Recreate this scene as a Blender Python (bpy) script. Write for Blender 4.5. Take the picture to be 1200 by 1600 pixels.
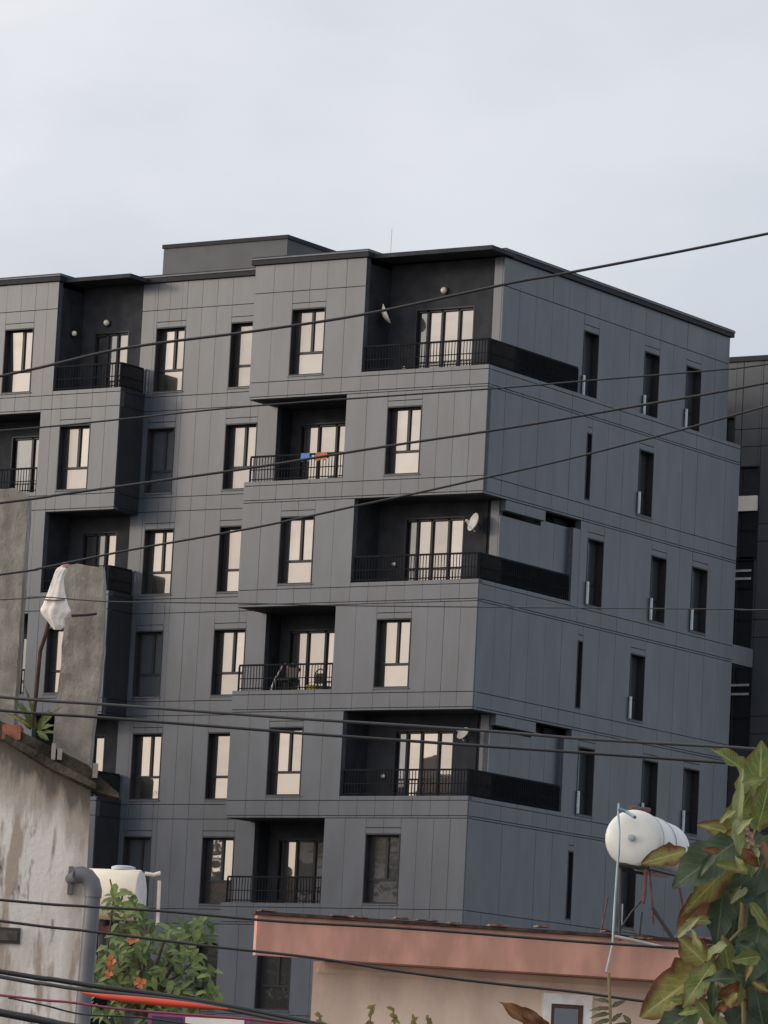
import bpy, bmesh, math, random
from mathutils import Vector, Matrix, noise
random.seed(7)
for o in list(bpy.data.objects): bpy.data.objects.remove(o)
SC = bpy.context.scene
COL = SC.collection

# ------------------------------------------------------------------ camera
YAW, PITCH, ROLL, FPX = -0.58838298, 0.14035582, 0.05108558, 7247.35
CAMZ = 1.7
fwd = Vector((math.sin(YAW)*math.cos(PITCH), math.cos(YAW)*math.cos(PITCH), math.sin(PITCH)))
rt = Vector((math.cos(YAW), -math.sin(YAW), 0)); up = rt.cross(fwd)
cr = rt*math.cos(ROLL) + up*math.sin(ROLL); cu = up*math.cos(ROLL) - rt*math.sin(ROLL)
cam = bpy.data.cameras.new('camera'); camo = bpy.data.objects.new('camera', cam); COL.objects.link(camo)
M = Matrix((cr, cu, -fwd)).transposed().to_4x4(); M.translation = Vector((0, 0, CAMZ))
camo.matrix_world = M
cam.sensor_fit = 'HORIZONTAL'; cam.sensor_width = 36; cam.lens = FPX/1200*36
cam.clip_start = 0.5; cam.clip_end = 5000
SC.camera = camo

# ------------------------------------------------------------------ light
SUN_AZ, SUN_EL = math.radians(50), math.radians(11)     # azimuth west of the facade's normal
sund = Vector((-math.sin(SUN_AZ)*math.cos(SUN_EL), -math.cos(SUN_AZ)*math.cos(SUN_EL), math.sin(SUN_EL)))
W = bpy.data.worlds.new('World'); SC.world = W; W.use_nodes = True
nt = W.node_tree; nt.nodes.clear()
def N(t, **k):
    n = nt.nodes.new(t)
    for a, b in k.items(): setattr(n, a, b)
    return n
out = N('ShaderNodeOutputWorld'); bg = N('ShaderNodeBackground'); bg.inputs[1].default_value = 0.1
sky = N('ShaderNodeTexSky', sky_type='NISHITA', sun_disc=False, sun_elevation=SUN_EL)
sky.sun_rotation = math.atan2(sund.x, sund.y)
tc = N('ShaderNodeTexCoord')
mp_ = N('ShaderNodeMapping'); mp_.inputs['Scale'].default_value = (1, 1, 2.2); mp_.inputs['Location'].default_value = (.0, 1.7, .3)
nz = N('ShaderNodeTexNoise'); nz.inputs['Scale'].default_value = 6.5; nz.inputs['Detail'].default_value = 5; nz.inputs['Roughness'].default_value = .5
nt.links.new(tc.outputs['Generated'], mp_.inputs[0]); nt.links.new(mp_.outputs[0], nz.inputs['Vector'])
ramp = N('ShaderNodeValToRGB')
ramp.color_ramp.elements[0].position = .34; ramp.color_ramp.elements[0].color = (5.5, 5.9, 6.75, 1)
ramp.color_ramp.elements[1].position = .66; ramp.color_ramp.elements[1].color = (7.35, 7.55, 8.0, 1)
nt.links.new(nz.outputs['Fac'], ramp.inputs[0])
# the evening glow of the overcast towards the sun
dot = N('ShaderNodeVectorMath', operation='DOT_PRODUCT'); dot.inputs[1].default_value = sund
nt.links.new(tc.outputs['Generated'], dot.inputs[0])
mr = N('ShaderNodeMapRange', interpolation_type='SMOOTHSTEP'); mr.inputs['From Min'].default_value = -.17; mr.inputs['From Max'].default_value = .85
nt.links.new(dot.outputs['Value'], mr.inputs[0])
glow = N('ShaderNodeMix', data_type='RGBA'); glow.inputs['B'].default_value = (21.5, 18.3, 15.6, 1)
nz2 = N('ShaderNodeTexNoise'); nz2.inputs['Scale'].default_value = 22; nz2.inputs['Detail'].default_value = 4; nt.links.new(mp_.outputs[0], nz2.inputs['Vector'])
mr2 = N('ShaderNodeMapRange'); mr2.inputs['From Min'].default_value = .3; mr2.inputs['From Max'].default_value = .7; mr2.inputs['To Min'].default_value = .8; mr2.inputs['To Max'].default_value = 1.15; nt.links.new(nz2.outputs['Fac'], mr2.inputs[0])
gs = N('ShaderNodeVectorMath', operation='SCALE'); gs.inputs[0].default_value = (21, 18.7, 17); nt.links.new(mr2.outputs[0], gs.inputs['Scale']); nt.links.new(gs.outputs[0], glow.inputs['B'])
nt.links.new(mr.outputs[0], glow.inputs['Factor']); nt.links.new(ramp.outputs[0], glow.inputs['A'])
mx = N('ShaderNodeMix', data_type='RGBA'); mx.inputs['Factor'].default_value = .8
nt.links.new(sky.outputs[0], mx.inputs['A']); nt.links.new(glow.outputs['Result'], mx.inputs['B'])
nt.links.new(mx.outputs['Result'], bg.inputs[0]); nt.links.new(bg.outputs[0], out.inputs[0])
sl = bpy.data.lights.new('sun', 'SUN'); sl.energy = .85; sl.angle = math.radians(10); sl.color = (1, .88, .73)
so = bpy.data.objects.new('sun', sl); COL.objects.link(so); so.location = (0, 0, 60)
so.rotation_euler = (-sund).to_track_quat('-Z', 'Y').to_euler()
SC.view_settings.view_transform = 'Standard'; SC.view_settings.look = 'None'
SC.view_settings.exposure = .2; SC.view_settings.gamma = 1; SC.view_settings.use_curve_mapping = False

# ------------------------------------------------------------------ materials
def mat(name, col, rough=.6, metal=0, var=.1, scale=6, bump=0, bscale=60, spec=.5, rand=0, sc3=(1, 1, 1), coord='Object', col2=None, lo=.4, hi=.6, detail=6):
    m = bpy.data.materials.new(name); m.use_nodes = True; t = m.node_tree; b = t.nodes['Principled BSDF']
    b.inputs['Roughness'].default_value = rough; b.inputs['Metallic'].default_value = metal
    b.inputs['Specular IOR Level'].default_value = spec
    c = t.nodes.new('ShaderNodeTexCoord'); mp = t.nodes.new('ShaderNodeMapping'); mp.inputs['Scale'].default_value = sc3
    t.links.new(c.outputs[coord], mp.inputs[0])
    n = t.nodes.new('ShaderNodeTexNoise'); n.inputs['Scale'].default_value = scale; n.inputs['Detail'].default_value = detail
    t.links.new(mp.outputs[0], n.inputs['Vector'])
    r = t.nodes.new('ShaderNodeValToRGB'); e = r.color_ramp.elements
    e[0].position, e[1].position = lo, hi
    if col2 is None:
        e[0].color = tuple(x*(1-var) for x in col)+(1,); e[1].color = tuple(min(1, x*(1+var)) for x in col)+(1,)
    else:
        e[0].color = tuple(col)+(1,); e[1].color = tuple(col2)+(1,)
    t.links.new(n.outputs['Fac'], r.inputs[0]); src = r.outputs[0]
    if rand:
        oi = t.nodes.new('ShaderNodeObjectInfo'); mr = t.nodes.new('ShaderNodeMapRange')
        mr.inputs['To Min'].default_value = 1-rand; mr.inputs['To Max'].default_value = 1+rand
        t.links.new(oi.outputs['Random'], mr.inputs[0])
        v = t.nodes.new('ShaderNodeVectorMath'); v.operation = 'SCALE'
        t.links.new(src, v.inputs[0]); t.links.new(mr.outputs[0], v.inputs['Scale']); src = v.outputs[0]
    t.links.new(src, b.inputs['Base Color'])
    if bump:
        n2 = t.nodes.new('ShaderNodeTexNoise'); n2.inputs['Scale'].default_value = bscale; n2.inputs['Detail'].default_value = 5
        t.links.new(mp.outputs[0], n2.inputs['Vector'])
        bp = t.nodes.new('ShaderNodeBump'); bp.inputs['Strength'].default_value = bump; bp.inputs['Distance'].default_value = .02
        t.links.new(n2.outputs['Fac'], bp.inputs['Height']); t.links.new(bp.outputs[0], b.inputs['Normal'])
    return m
PANEL = mat('dark grey facade panel', (.046, .063, .092), .38, 0, .13, 1.6, .06, 9, .74, .06, (1, 1, .35))
JOINT = mat('joint', (.058, .068, .084), .8)
SHADE_PANEL = mat('shaded facade panel', (.03, .035, .045), .5, .2, .08, 2, .05, 9, .4)  # side face of the left block: its shade is put into the panel colour
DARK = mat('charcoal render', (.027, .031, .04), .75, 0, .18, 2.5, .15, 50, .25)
METAL = mat('black window metal', (.02, .022, .029), .45, .1, .1, 5, 0, 60, .3)
RAILM = mat('black rail metal', (.014, .016, .020), .8, 0, .1, 6, 0, 60, .06)
EDGE = mat('grey edge flashing', (.09, .1, .12), .5, .2)
WHITE = mat('white plastic', (.72, .71, .68), .45, 0, .06, 8)
PALE = mat('pale guard', (.42, .46, .5), .25)
CORN = mat('dark coping', (.016, .018, .026), .6, 0, .1, 6, 0, 60, .2)
PENT = mat('penthouse render', (.058, .066, .08), .6, 0, .1, 1.5, .1, 40)
GLOBE = mat('frosted globe', (.75, .72, .62), .3)
def glassmat(name, base, refl, tint):
    m = bpy.data.materials.new(name); m.use_nodes = True; t = m.node_tree; t.nodes.clear()
    o = t.nodes.new('ShaderNodeOutputMaterial'); mixs = t.nodes.new('ShaderNodeMixShader')
    d = t.nodes.new('ShaderNodeBsdfPrincipled'); d.inputs['Base Color'].default_value = base+(1,); d.inputs['Roughness'].default_value = .3
    g = t.nodes.new('ShaderNodeBsdfGlossy'); g.inputs['Color'].default_value = tint+(1,); g.inputs['Roughness'].default_value = .015
    c = t.nodes.new('ShaderNodeTexCoord'); n = t.nodes.new('ShaderNodeTexNoise'); n.inputs['Scale'].default_value = 1.6; n.inputs['Detail'].default_value = 1
    bp = t.nodes.new('ShaderNodeBump'); bp.inputs['Strength'].default_value = .09; bp.inputs['Distance'].default_value = .02
    t.links.new(c.outputs['Object'], n.inputs['Vector']); t.links.new(n.outputs['Fac'], bp.inputs['Height']); t.links.new(bp.outputs[0], g.inputs['Normal'])
    lw = t.nodes.new('ShaderNodeLayerWeight'); lw.inputs['Blend'].default_value = .3
    mr = t.nodes.new('ShaderNodeMapRange'); mr.inputs['To Min'].default_value = refl; mr.inputs['To Max'].default_value = 1
    t.links.new(lw.outputs['Fresnel'], mr.inputs[0])
    oi = t.nodes.new('ShaderNodeObjectInfo'); m3 = t.nodes.new('ShaderNodeMapRange'); m3.inputs['To Min'].default_value = .78; m3.inputs['To Max'].default_value = 1.08; t.links.new(oi.outputs['Random'], m3.inputs[0])
    m4 = t.nodes.new('ShaderNodeMath'); m4.operation = 'MULTIPLY'; t.links.new(mr.outputs[0], m4.inputs[0]); t.links.new(m3.outputs[0], m4.inputs[1]); t.links.new(m4.outputs[0], mixs.inputs[0])
    t.links.new(d.outputs[0], mixs.inputs[1]); t.links.new(g.outputs[0], mixs.inputs[2]); t.links.new(mixs.outputs[0], o.inputs[0])
    return m
GLASS = glassmat('reflective glass', (.012, .014, .018), .205, (1.0, .965, .955))
SGLASS = glassmat('flank glass', (.03, .042, .056), .15, (.9, .95, 1))
DGLASS = glassmat('plain dark glass', (.012, .016, .022), .1, (.9, .95, 1))

# ------------------------------------------------------------------ mesh helpers
ORG = {}
class MB:
    def __init__(s): s.v = []; s.f = []
    def add(s, vs, fs):
        n = len(s.v); s.v += [tuple(v) for v in vs]; s.f += [tuple(i+n for i in f) for f in fs]; return s
    def box(s, x0, x1, y0, y1, z0, z1):
        x0, x1 = sorted((x0, x1)); y0, y1 = sorted((y0, y1)); z0, z1 = sorted((z0, z1))
        return s.add([(x0,y0,z0),(x1,y0,z0),(x1,y1,z0),(x0,y1,z0),(x0,y0,z1),(x1,y0,z1),(x1,y1,z1),(x0,y1,z1)],
              [(0,3,2,1),(4,5,6,7),(0,1,5,4),(1,2,6,5),(2,3,7,6),(3,0,4,7)])
    def prism(s, poly, y0, y1, sk=0):          # poly in x,z, extruded along y (counter-clockwise seen from -y)
        n = len(poly)
        return s.add([(x, y0, z) for x, z in poly]+[(x+sk, y1, z) for x, z in poly],
              [tuple(range(n)), tuple(range(2*n-1, n-1, -1))]+[(i, i+n, (i+1) % n+n, (i+1) % n) for i in range(n)])
    def tube(s, pts, r, n=8, cap=True):
        pts = [Vector(p) for p in pts]; rs = r if isinstance(r, (list, tuple)) else [r]*len(pts)
        prev = None; base = len(s.v); ref = None
        for i, p in enumerate(pts):
            d = (pts[min(i+1, len(pts)-1)]-pts[max(i-1, 0)]).normalized()
            if ref is None: ref = d.orthogonal().normalized()
            ref = (ref-d*ref.dot(d)).normalized(); b = d.cross(ref)
            for k in range(n):
                a = 2*math.pi*k/n; s.v.append(tuple(p+(ref*math.cos(a)+b*math.sin(a))*rs[i]))
        for i in range(len(pts)-1):
            for k in range(n):
                a = base+i*n+k; c = base+i*n+(k+1) % n; s.f.append((a, c, c+n, a+n))
        if cap:
            s.f.append(tuple(base+k for k in range(n-1, -1, -1))); e = base+(len(pts)-1)*n; s.f.append(tuple(e+k for k in range(n)))
        return s
    def lathe(s, prof, c, ax, n=24):      # prof: (radius, height along ax)
        c = Vector(c); ax = Vector(ax).normalized(); u = ax.orthogonal().normalized(); w = ax.cross(u); base = len(s.v)
        for r, h in prof:
            for k in range(n):
                a = 2*math.pi*k/n; s.v.append(tuple(c+ax*h+(u*math.cos(a)+w*math.sin(a))*max(r, 1e-4)))
        for i in range(len(prof)-1):
            for k in range(n):
                a = base+i*n+k; b = base+i*n+(k+1) % n; s.f.append((a, b, b+n, a+n))
        return s
    def ball(s, c, r, n=10, sz=1):
        return s.lathe([(r*math.sin(math.pi*i/n), -r*sz*math.cos(math.pi*i/n)) for i in range(n+1)], c, (0, 0, 1), 14)
    def build(s, name, m, parent=None, kind=None, smooth=False):
        me = bpy.data.meshes.new(name); ox = ORG.get(parent, Vector((0, 0, 0)))
        me.from_pydata([tuple(Vector(v)-ox) for v in s.v], [], s.f); me.materials.append(m); me.update()
        if smooth:
            for p in me.polygons: p.use_smooth = True
            try: me.set_sharp_from_angle(angle=math.radians(50))
            except Exception: pass
        o = bpy.data.objects.new(name, me); COL.objects.link(o)
        if parent: o.parent = parent; ORG[o] = ORG.get(parent, Vector((0, 0, 0)))
        if kind: o['kind'] = kind
        return o
FR = -YAW                                   # the street side is laid out in a frame turned to the viewing heading
def rotz(p, a=FR): return Vector((p[0]*math.cos(a)-p[1]*math.sin(a), p[0]*math.sin(a)+p[1]*math.cos(a), p[2]))
def tag(o, label, cat, group=None):
    o['label'] = label; o['category'] = cat
    if group: o['group'] = group
    return o
def thing(name, label, cat, base, street=True, group=None):
    o = bpy.data.objects.new(name, None); COL.objects.link(o); o.empty_display_size = .3
    b = Vector(base)
    if street: o.location = rotz(b); o.rotation_euler = (0, 0, FR)
    else: o.location = b
    ORG[o] = b
    return tag(o, label, cat, group)
def solo(mb, name, m, label, cat, base, group=None, smooth=False, kind=None):
    b = Vector(base); me_o = MB(); me_o.v = [tuple(Vector(v)-b) for v in mb.v]; me_o.f = mb.f
    o = me_o.build(name, m, None, kind, smooth); o.location = rotz(b); o.rotation_euler = (0, 0, FR); ORG[o] = b
    if label: tag(o, label, cat, group)
    return o
def ray(px, py): return cr*((px-600)/FPX)-cu*((py-800)/FPX)+fwd
def P(px, py, Y):                            # picture point at heading distance Y -> street frame coordinates
    d = rotz(ray(px, py), -FR); t = Y/d.y; return Vector((d.x*t, Y, CAMZ+d.z*t))
HF = FPX/math.cos(PITCH)
def struct(o): o['kind'] = 'structure'; return o

# ------------------------------------------------------------------ ground
g = MB(); g.add([(-2500, -2500, 0), (2500, -2500, 0), (2500, 2500, 0), (-2500, 2500, 0)], [(0, 1, 2, 3)])
struct(g.build('ground', mat('ground dirt', (.12, .11, .095), .95, 0, .3, .4, .3, 4)))

# ------------------------------------------------------------------ apartment block
BX, BY = -68.1, 106.92
bld = bpy.data.objects.new('apartment_block', None); COL.objects.link(bld); bld.location = (BX, BY, 0); ORG[bld] = Vector((0, 0, 0))
tag(bld, 'dark grey apartment block of stepped storeys with corner balconies and tall windows', 'building')
S = {i: 23.9-3.0*(i-1) for i in range(1, 8)}; S[0] = 27.2+.62     # slab levels, top storey first
def mapbox(mb, ax, pl, a0, a1, d0, d1, z0, z1):
    if ax == 'F': mb.box(a0, a1, pl+d0, pl+d1, z0, z1)
    else: mb.box(pl-d0, pl-d1, a0, a1, z0, z1)
class Many:
    def __init__(s): s.b = []
    def box(s, *a): s.b.append(a)
    def build(s, name, m, parent):
        for a in s.b: MB().box(*a).build(name, m, parent)
WALL = MB(); DARKW = Many(); SOFF = Many(); PANELS = []; SIDEP = []
def subtract(r, hs):
    rs = [r]
    for h in hs:
        nrs = []
        for a0, a1, z0, z1 in rs:
            if h[0] >= a1-1e-6 or h[1] <= a0+1e-6 or h[2] >= z1-1e-6 or h[3] <= z0+1e-6: nrs.append((a0, a1, z0, z1)); continue
            if h[0] > a0+1e-6: nrs.append((a0, h[0], z0, z1))
            if h[1] < a1-1e-6: nrs.append((h[1], a1, z0, z1))
            m0, m1 = max(a0, h[0]), min(a1, h[1])
            if h[2] > z0+1e-6: nrs.append((m0, m1, z0, h[2]))
            if h[3] < z1-1e-6: nrs.append((m0, m1, h[3], z1))
        rs = nrs
    return [r for r in rs if r[1]-r[0] > .02 and r[3]-r[2] > .02]
def clad(ax, pl, a0, a1, z0, z1, holes, zj, pitch=.58, store=None, wall=None, windows=()):
    store = PANELS if store is None else store; wall = WALL if wall is None else wall
    hs = list(holes)+[tuple(w[:4]) for w in windows]
    for r in subtract((a0, a1, z0, z1), hs): mapbox(wall, ax, pl, r[0], r[1], .045, .2, r[2], r[3])
    cuts = sorted({a0, a1}|{x for h in hs for x in h[:2] if a0 < x < a1})
    xs = []
    for c0, c1 in zip(cuts, cuts[1:]):
        n = max(1, round((c1-c0)/pitch)); xs += [c0+(c1-c0)*k/n for k in range(n)]
    xs.append(a1)
    zs = sorted({z0, z1}|{z for z in zj if z0+.05 < z < z1-.05})
    for xa, xb in zip(xs, xs[1:]):
        if xb-xa < .05: continue
        for za, zb in zip(zs, zs[1:]):
            for r in subtract((xa, xb, za, zb), hs):
                if r[3]-r[2] < .06: continue
                pieces = [r]
                for w in windows:                       # the narrow head panel above each window
                    if r[0] >= w[0]-1e-4 and r[1] <= w[1]+1e-4 and abs(r[2]-w[3]) < 1e-4 and r[3]-r[2] > .3:
                        pieces = [(r[0], r[1], r[2], r[2]+.17), (r[0], r[1], r[2]+.17, r[3])]
                for p in pieces:
                    store.append(((p[1]-p[0])*(p[3]-p[2])*(.83 if ax == 'F' else .5), ax, pl, p))
zj_all = []
for i in range(1, 8): zj_all += [S[i]-.13, S[i]-.55]
zj_all += [26.37]
WINS = []
def win(ax, pl, a0, a1, z0, z1, style='std', **k): WINS.append((ax, pl, a0, a1, z0, z1, style, k)); return (a0, a1, z0, z1)
WH = 1.94
# P0 right-hand front
for i in range(1, 8):
    s = S[i]; top = S[i-1]-.62; odd = i % 2 == 1
    if odd:
        w = [win('F', 0, -6.75, -5.58, s+.01, s+WH, 'std', fl=i)]
        clad('F', 0, -8.1, 0, s-.62, top, [(-4.25, 0.1, s, top+.1)], zj_all, windows=w)
        # recess behind the corner balcony
        ru = -.4 if i == 1 else -.15
        DARKW.box(-4.45, -4.25, .21, 1.3, s-.02, top)
        for r in subtract((-4.25, ru-.31, s-.02, top), [(-3.36, -1.38, s+.02, s+1.97)]): DARKW.box(r[0], r[1], 1.3, 1.45, r[2], r[3])
        SOFF.box(-4.4, -.21, .21, 1.46, top, top+.12)
        WALL.box(-4.4, -.03, .205, 1.3, s-.3, s-.015)
        if i > 1:
            SOFF.box(-.215, -.05, .05, 4.95, top+.003, top+.1)
            clad('R', ru, 1.2, 3.36, s-.01, top-.43, [], zj_all, .9)
            clad('R', ru, 3.36, 4.9, s-.01, top-.26, [], zj_all, .9)
            DARKW.box(-.7, -.6, 1.25, 5.32, s, top)
            WALL.box(-.6, -.05, 1.3, 4.9, s-.3, s-.012)
        clad('F', 1.2, ru-.32, ru-.045, s-.01, top-.01, [], zj_all)
    else:
        w = [win('F', 0, -3.3, -2.14, s+.01, s+WH, 'std', fl=i)]
        clad('F', 0, -8.1, 0, s-.62, top, [(-8.2, -4.7, s, top+.1)], zj_all, windows=w)
        DARKW.box(-8.1, -7.9, 1.42, 1.95, s-.02, top)
        for r in subtract((-7.9, -4.7, s-.02, top), [(-7.6, -5.0, s+.02, s+1.97)]): DARKW.box(r[0], r[1], 1.95, 2.1, r[2], r[3])
        DARKW.box(-4.7, -4.5, .21, 2.1, s-.02, top)
        SOFF.box(-8.1, -4.6, .046, 2.1, top+.003, top+.12)
        WALL.box(-8.05, -4.7, .205, 1.95, s-.3, s-.012)
# left end of the protruding front on odd storeys
for i in (1, 3, 5, 7): WALL.box(-8.1, -7.95, .21, 1.2, S[i]-.62, S[i-1]-.62)
# P1 middle front
p1w = []
for i in range(1, 8):
    s = S[i]; s_ = (s+.01, s+WH)
    if i % 2:
        p1w.append(win('F', 1.2, -12.42, -11.35, *s_, 'std', fl=i)); p1w.append(win('F', 1.2, -9.72, -8.86, *s_, 'std', fl=i))
    else:
        p1w.append(win('F', 1.2, -12.52, -11.53, *s_, 'std', fl=i, dark=1)); p1w.append(win('F', 1.2, -9.72, -8.59, *s_, 'std', fl=i))  # dark: bluish glass tone stands in for the mirrored side face
clad('F', 1.2, -12.97, -7.9, 5.28, 27.2, [], zj_all, windows=p1w)
# left block
lw_, lh = [], []
for i in range(1, 8):
    s = S[i]; top = S[i-1]-.62
    if i % 2:
        lh.append((-15.2, -12.6, s, top+(.1 if i == 1 else 0)))
        lw_.append(win('F', 0, -17.13, -16.05, s+.01, s+WH, 'std', fl=i, tilt=(i == 1)))
        DARKW.box(-15.4, -15.2, .21, 1.25, s-.02, top)
        for r in subtract((-15.2, -12.97, s-.02, top), [(-14.72, -13.44, s+.02, s+1.93)]): DARKW.box(r[0], r[1], 1.25, 1.4, r[2], r[3])
        SOFF.box(-15.35, -12.75, .21, 1.4, top+.002, top+.12)
        WALL.box(-15.3, -12.75, .205, 1.25, s-.3, s-.012)
    else:
        lh.append((-19.6, -15.6, s, top))
        lw_.append(win('F', 0, -14.86, -13.72, s+.01, s+WH, 'std', fl=i))
        DARKW.box(-19.8, -19.6, .21, 1.25, s-.02, top)
        for r in subtract((-19.6, -15.6, s-.02, top), [(-17.6, -16.1, s+.02, s+1.93)]): DARKW.box(r[0], r[1], 1.25, 1.4, r[2], r[3])
        DARKW.box(-15.6, -15.4, .21, 1.25, s-.02, top)
        SOFF.box(-19.8, -15.5, .21, 1.4, top+.002, top+.12)
        WALL.box(-19.7, -15.6, .205, 1.25, s-.3, s-.012)
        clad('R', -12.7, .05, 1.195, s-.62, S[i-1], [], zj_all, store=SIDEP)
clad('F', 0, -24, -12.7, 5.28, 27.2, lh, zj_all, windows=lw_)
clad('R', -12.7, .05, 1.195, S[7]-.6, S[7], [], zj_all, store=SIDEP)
# right flank
WL = 14.4
for i in range(1, 8):
    s = S[i]; top = S[i-1]-.62; hs = []
    if i == 1:
        w = [win('R', -.4, a, b, s+.01, s+2.0, 'side', fl=i) for a, b in ((5.66, 6.5), (9.14, 10.02), (11.62, 12.52))]
        clad('R', -.4, 1.2, 14.2, s, 27.2, [], zj_all, .9, windows=w)
        clad('R', 0, .05, WL, s-.62, s, [], zj_all, .9)
        WALL.box(-.6, -.05, 1.3, 14.3, s-.3, s-.012)
        continue
    if i % 2:
        w = [win('R', 0, a, b, s+.01, s+WH, 'side', fl=i) for a, b in ((5.72, 6.62), (9.35, 10.24), (11.76, 12.7))]
        hs = [(-.1, 4.9, s, top+.1), (3.4, 5.3, top-.26, top)]
        clad('R', 0, .05, WL, s-.62, top, hs, zj_all, .9, windows=w)
        clad('R', 0, 1.25, 3.36, top-.31, top-.004, [], zj_all, 1.1)
        DARKW.box(-.58, -.5, 4.6, 5.32, top-.3, top)
    else:
        w = [win('R', 0, 5.42, 5.7, s+.01, s+WH, 'slit', fl=i), win('R', 0, 8.4, 9.24, s+.01, s+WH, 'side', fl=i)]
        clad('R', 0, .05, WL, s-.62, top, [], zj_all, .9, windows=w)
# body behind the cladding, roof and lower storeys
LOW = MB()
LOW.box(-24, -.01, .02, WL-.02, 0, 5.275)
ROOF = MB()
ROOF.box(-24, -15.2, .21, 14.2, 27.05, 27.2); ROOF.box(-15.2, -8.1, 1.41, 14.2, 27.05, 27.2)
ROOF.box(-8.1, -4.25, .21, 14.2, 27.05, 27.2); ROOF.box(-4.25, -.61, 1.46, 14.2, 27.05, 27.2)
WALL.box(-24, -.61, 14.2, 14.4, 0, 27.04); WALL.box(-24, -23.8, .3, 14.2, 5.3, 27.04)
for i in range(2, 8): WALL.box(-.6, -.21, 14.21, 14.39, S[i]-.62, S[i-1]-.62)
# coping that follows the steps of the roof edge
cp = MB(); o_ = .09; z0, z1 = 27.2, 27.42
path = [(-24, -o_), (-15.2+o_, -o_), (-15.2+o_, 1.2-o_), (-8.1-o_, 1.2-o_), (-8.1-o_, -o_), (-4.25+o_, -o_), (-4.25+o_, 1.2-o_), (-.4+o_, 1.2-o_), (-.4+o_, 14.3)]
wdt = .3
def offs(k):
    a = Vector(path[k]+(0,)); ds = []
    if k > 0: ds.append((a-Vector(path[k-1]+(0,))).normalized())
    if k < len(path)-1: ds.append((Vector(path[k+1]+(0,))-a).normalized())
    n = sum((Vector((-d.y, d.x, 0)) for d in ds), Vector())
    return a+n*wdt
inn = [offs(k) for k in range(len(path))]
for k in range(len(path)-1):
    a, b = path[k], path[k+1]; c, d = inn[k+1], inn[k]
    for (zb, zt) in ((z0, z1),):
        cp.add([(a[0], a[1], zb), (b[0], b[1], zb), (c.x, c.y, zb), (d.x, d.y, zb), (a[0], a[1], zt), (b[0], b[1], zt), (c.x, c.y, zt), (d.x, d.y, zt)],
               [(3, 2, 1, 0), (4, 5, 6, 7), (0, 1, 5, 4), (2, 3, 7, 6)])
coping = cp.build('roof_coping', CORN, bld)
fl = MB()
for k in range(len(path)-1):
    a, b = path[k], path[k+1]; d = (Vector(b+(0,))-Vector(a+(0,))).normalized(); n = Vector((d.y, -d.x, 0))
    e0 = .004 if k % 2 else 0
    A, B = Vector(a+(0,))+n*.012, Vector(b+(0,))+n*.012
    fl.box(min(A.x, B.x)-.012, max(A.x, B.x)+.012, min(A.y, B.y)-.012, max(A.y, B.y)+.012, z1-.075-e0, z1-.035+e0)
fl.build('coping_flashing', EDGE, coping)
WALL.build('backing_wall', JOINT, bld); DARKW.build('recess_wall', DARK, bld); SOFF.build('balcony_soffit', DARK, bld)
LOW.build('lower_wall', DARK, bld); ROOF.build('roof', DARK, bld)
ph = MB(); ph.box(-14.4, -9.85, 4, 8.4, 27.2, 28.9); pent = ph.build('roof_stair_house', PENT, bld)
ph = MB(); ph.box(-14.44, -9.81, 3.96, 8.44, 28.9, 29.02); ph.build('coping', CORN, pent)
rod = MB(); rod.tube([(-5.2, 2.6, 27.2), (-5.2, 2.6, 28.6)], .005, 6); rod.build('lightning_rod', EDGE, bld)
sl_ = MB(); sl_.box(-1.4, -.02, 14.405, 15.7, 17.27, 17.83); sl_.build('rear_balcony_slab', PANEL, bld)
# cladding panels: the largest 300 are single parts, the rest one part
def emit(panels, parent, name, m, cap):
    panels.sort(key=lambda p: -p[0]); rest = MB()
    for k, (wt, ax, pl, (a0, a1, z0, z1)) in enumerate(panels):
        g_ = .0045; mb = MB() if k < cap else rest
        j = random.uniform(-.003, .003)
        mapbox(mb, ax, pl, a0+g_, a1-g_, j, .04, z0+.011, z1-.011)
        if k < cap: mb.build(name, m, parent)
    if len(panels) > cap: rest.build(name, m, parent, 'stuff')
emit(PANELS, bld, 'cladding_panel', PANEL, 300); emit(SIDEP, bld, 'shaded_cladding_panel', SHADE_PANEL, 60)

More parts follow.
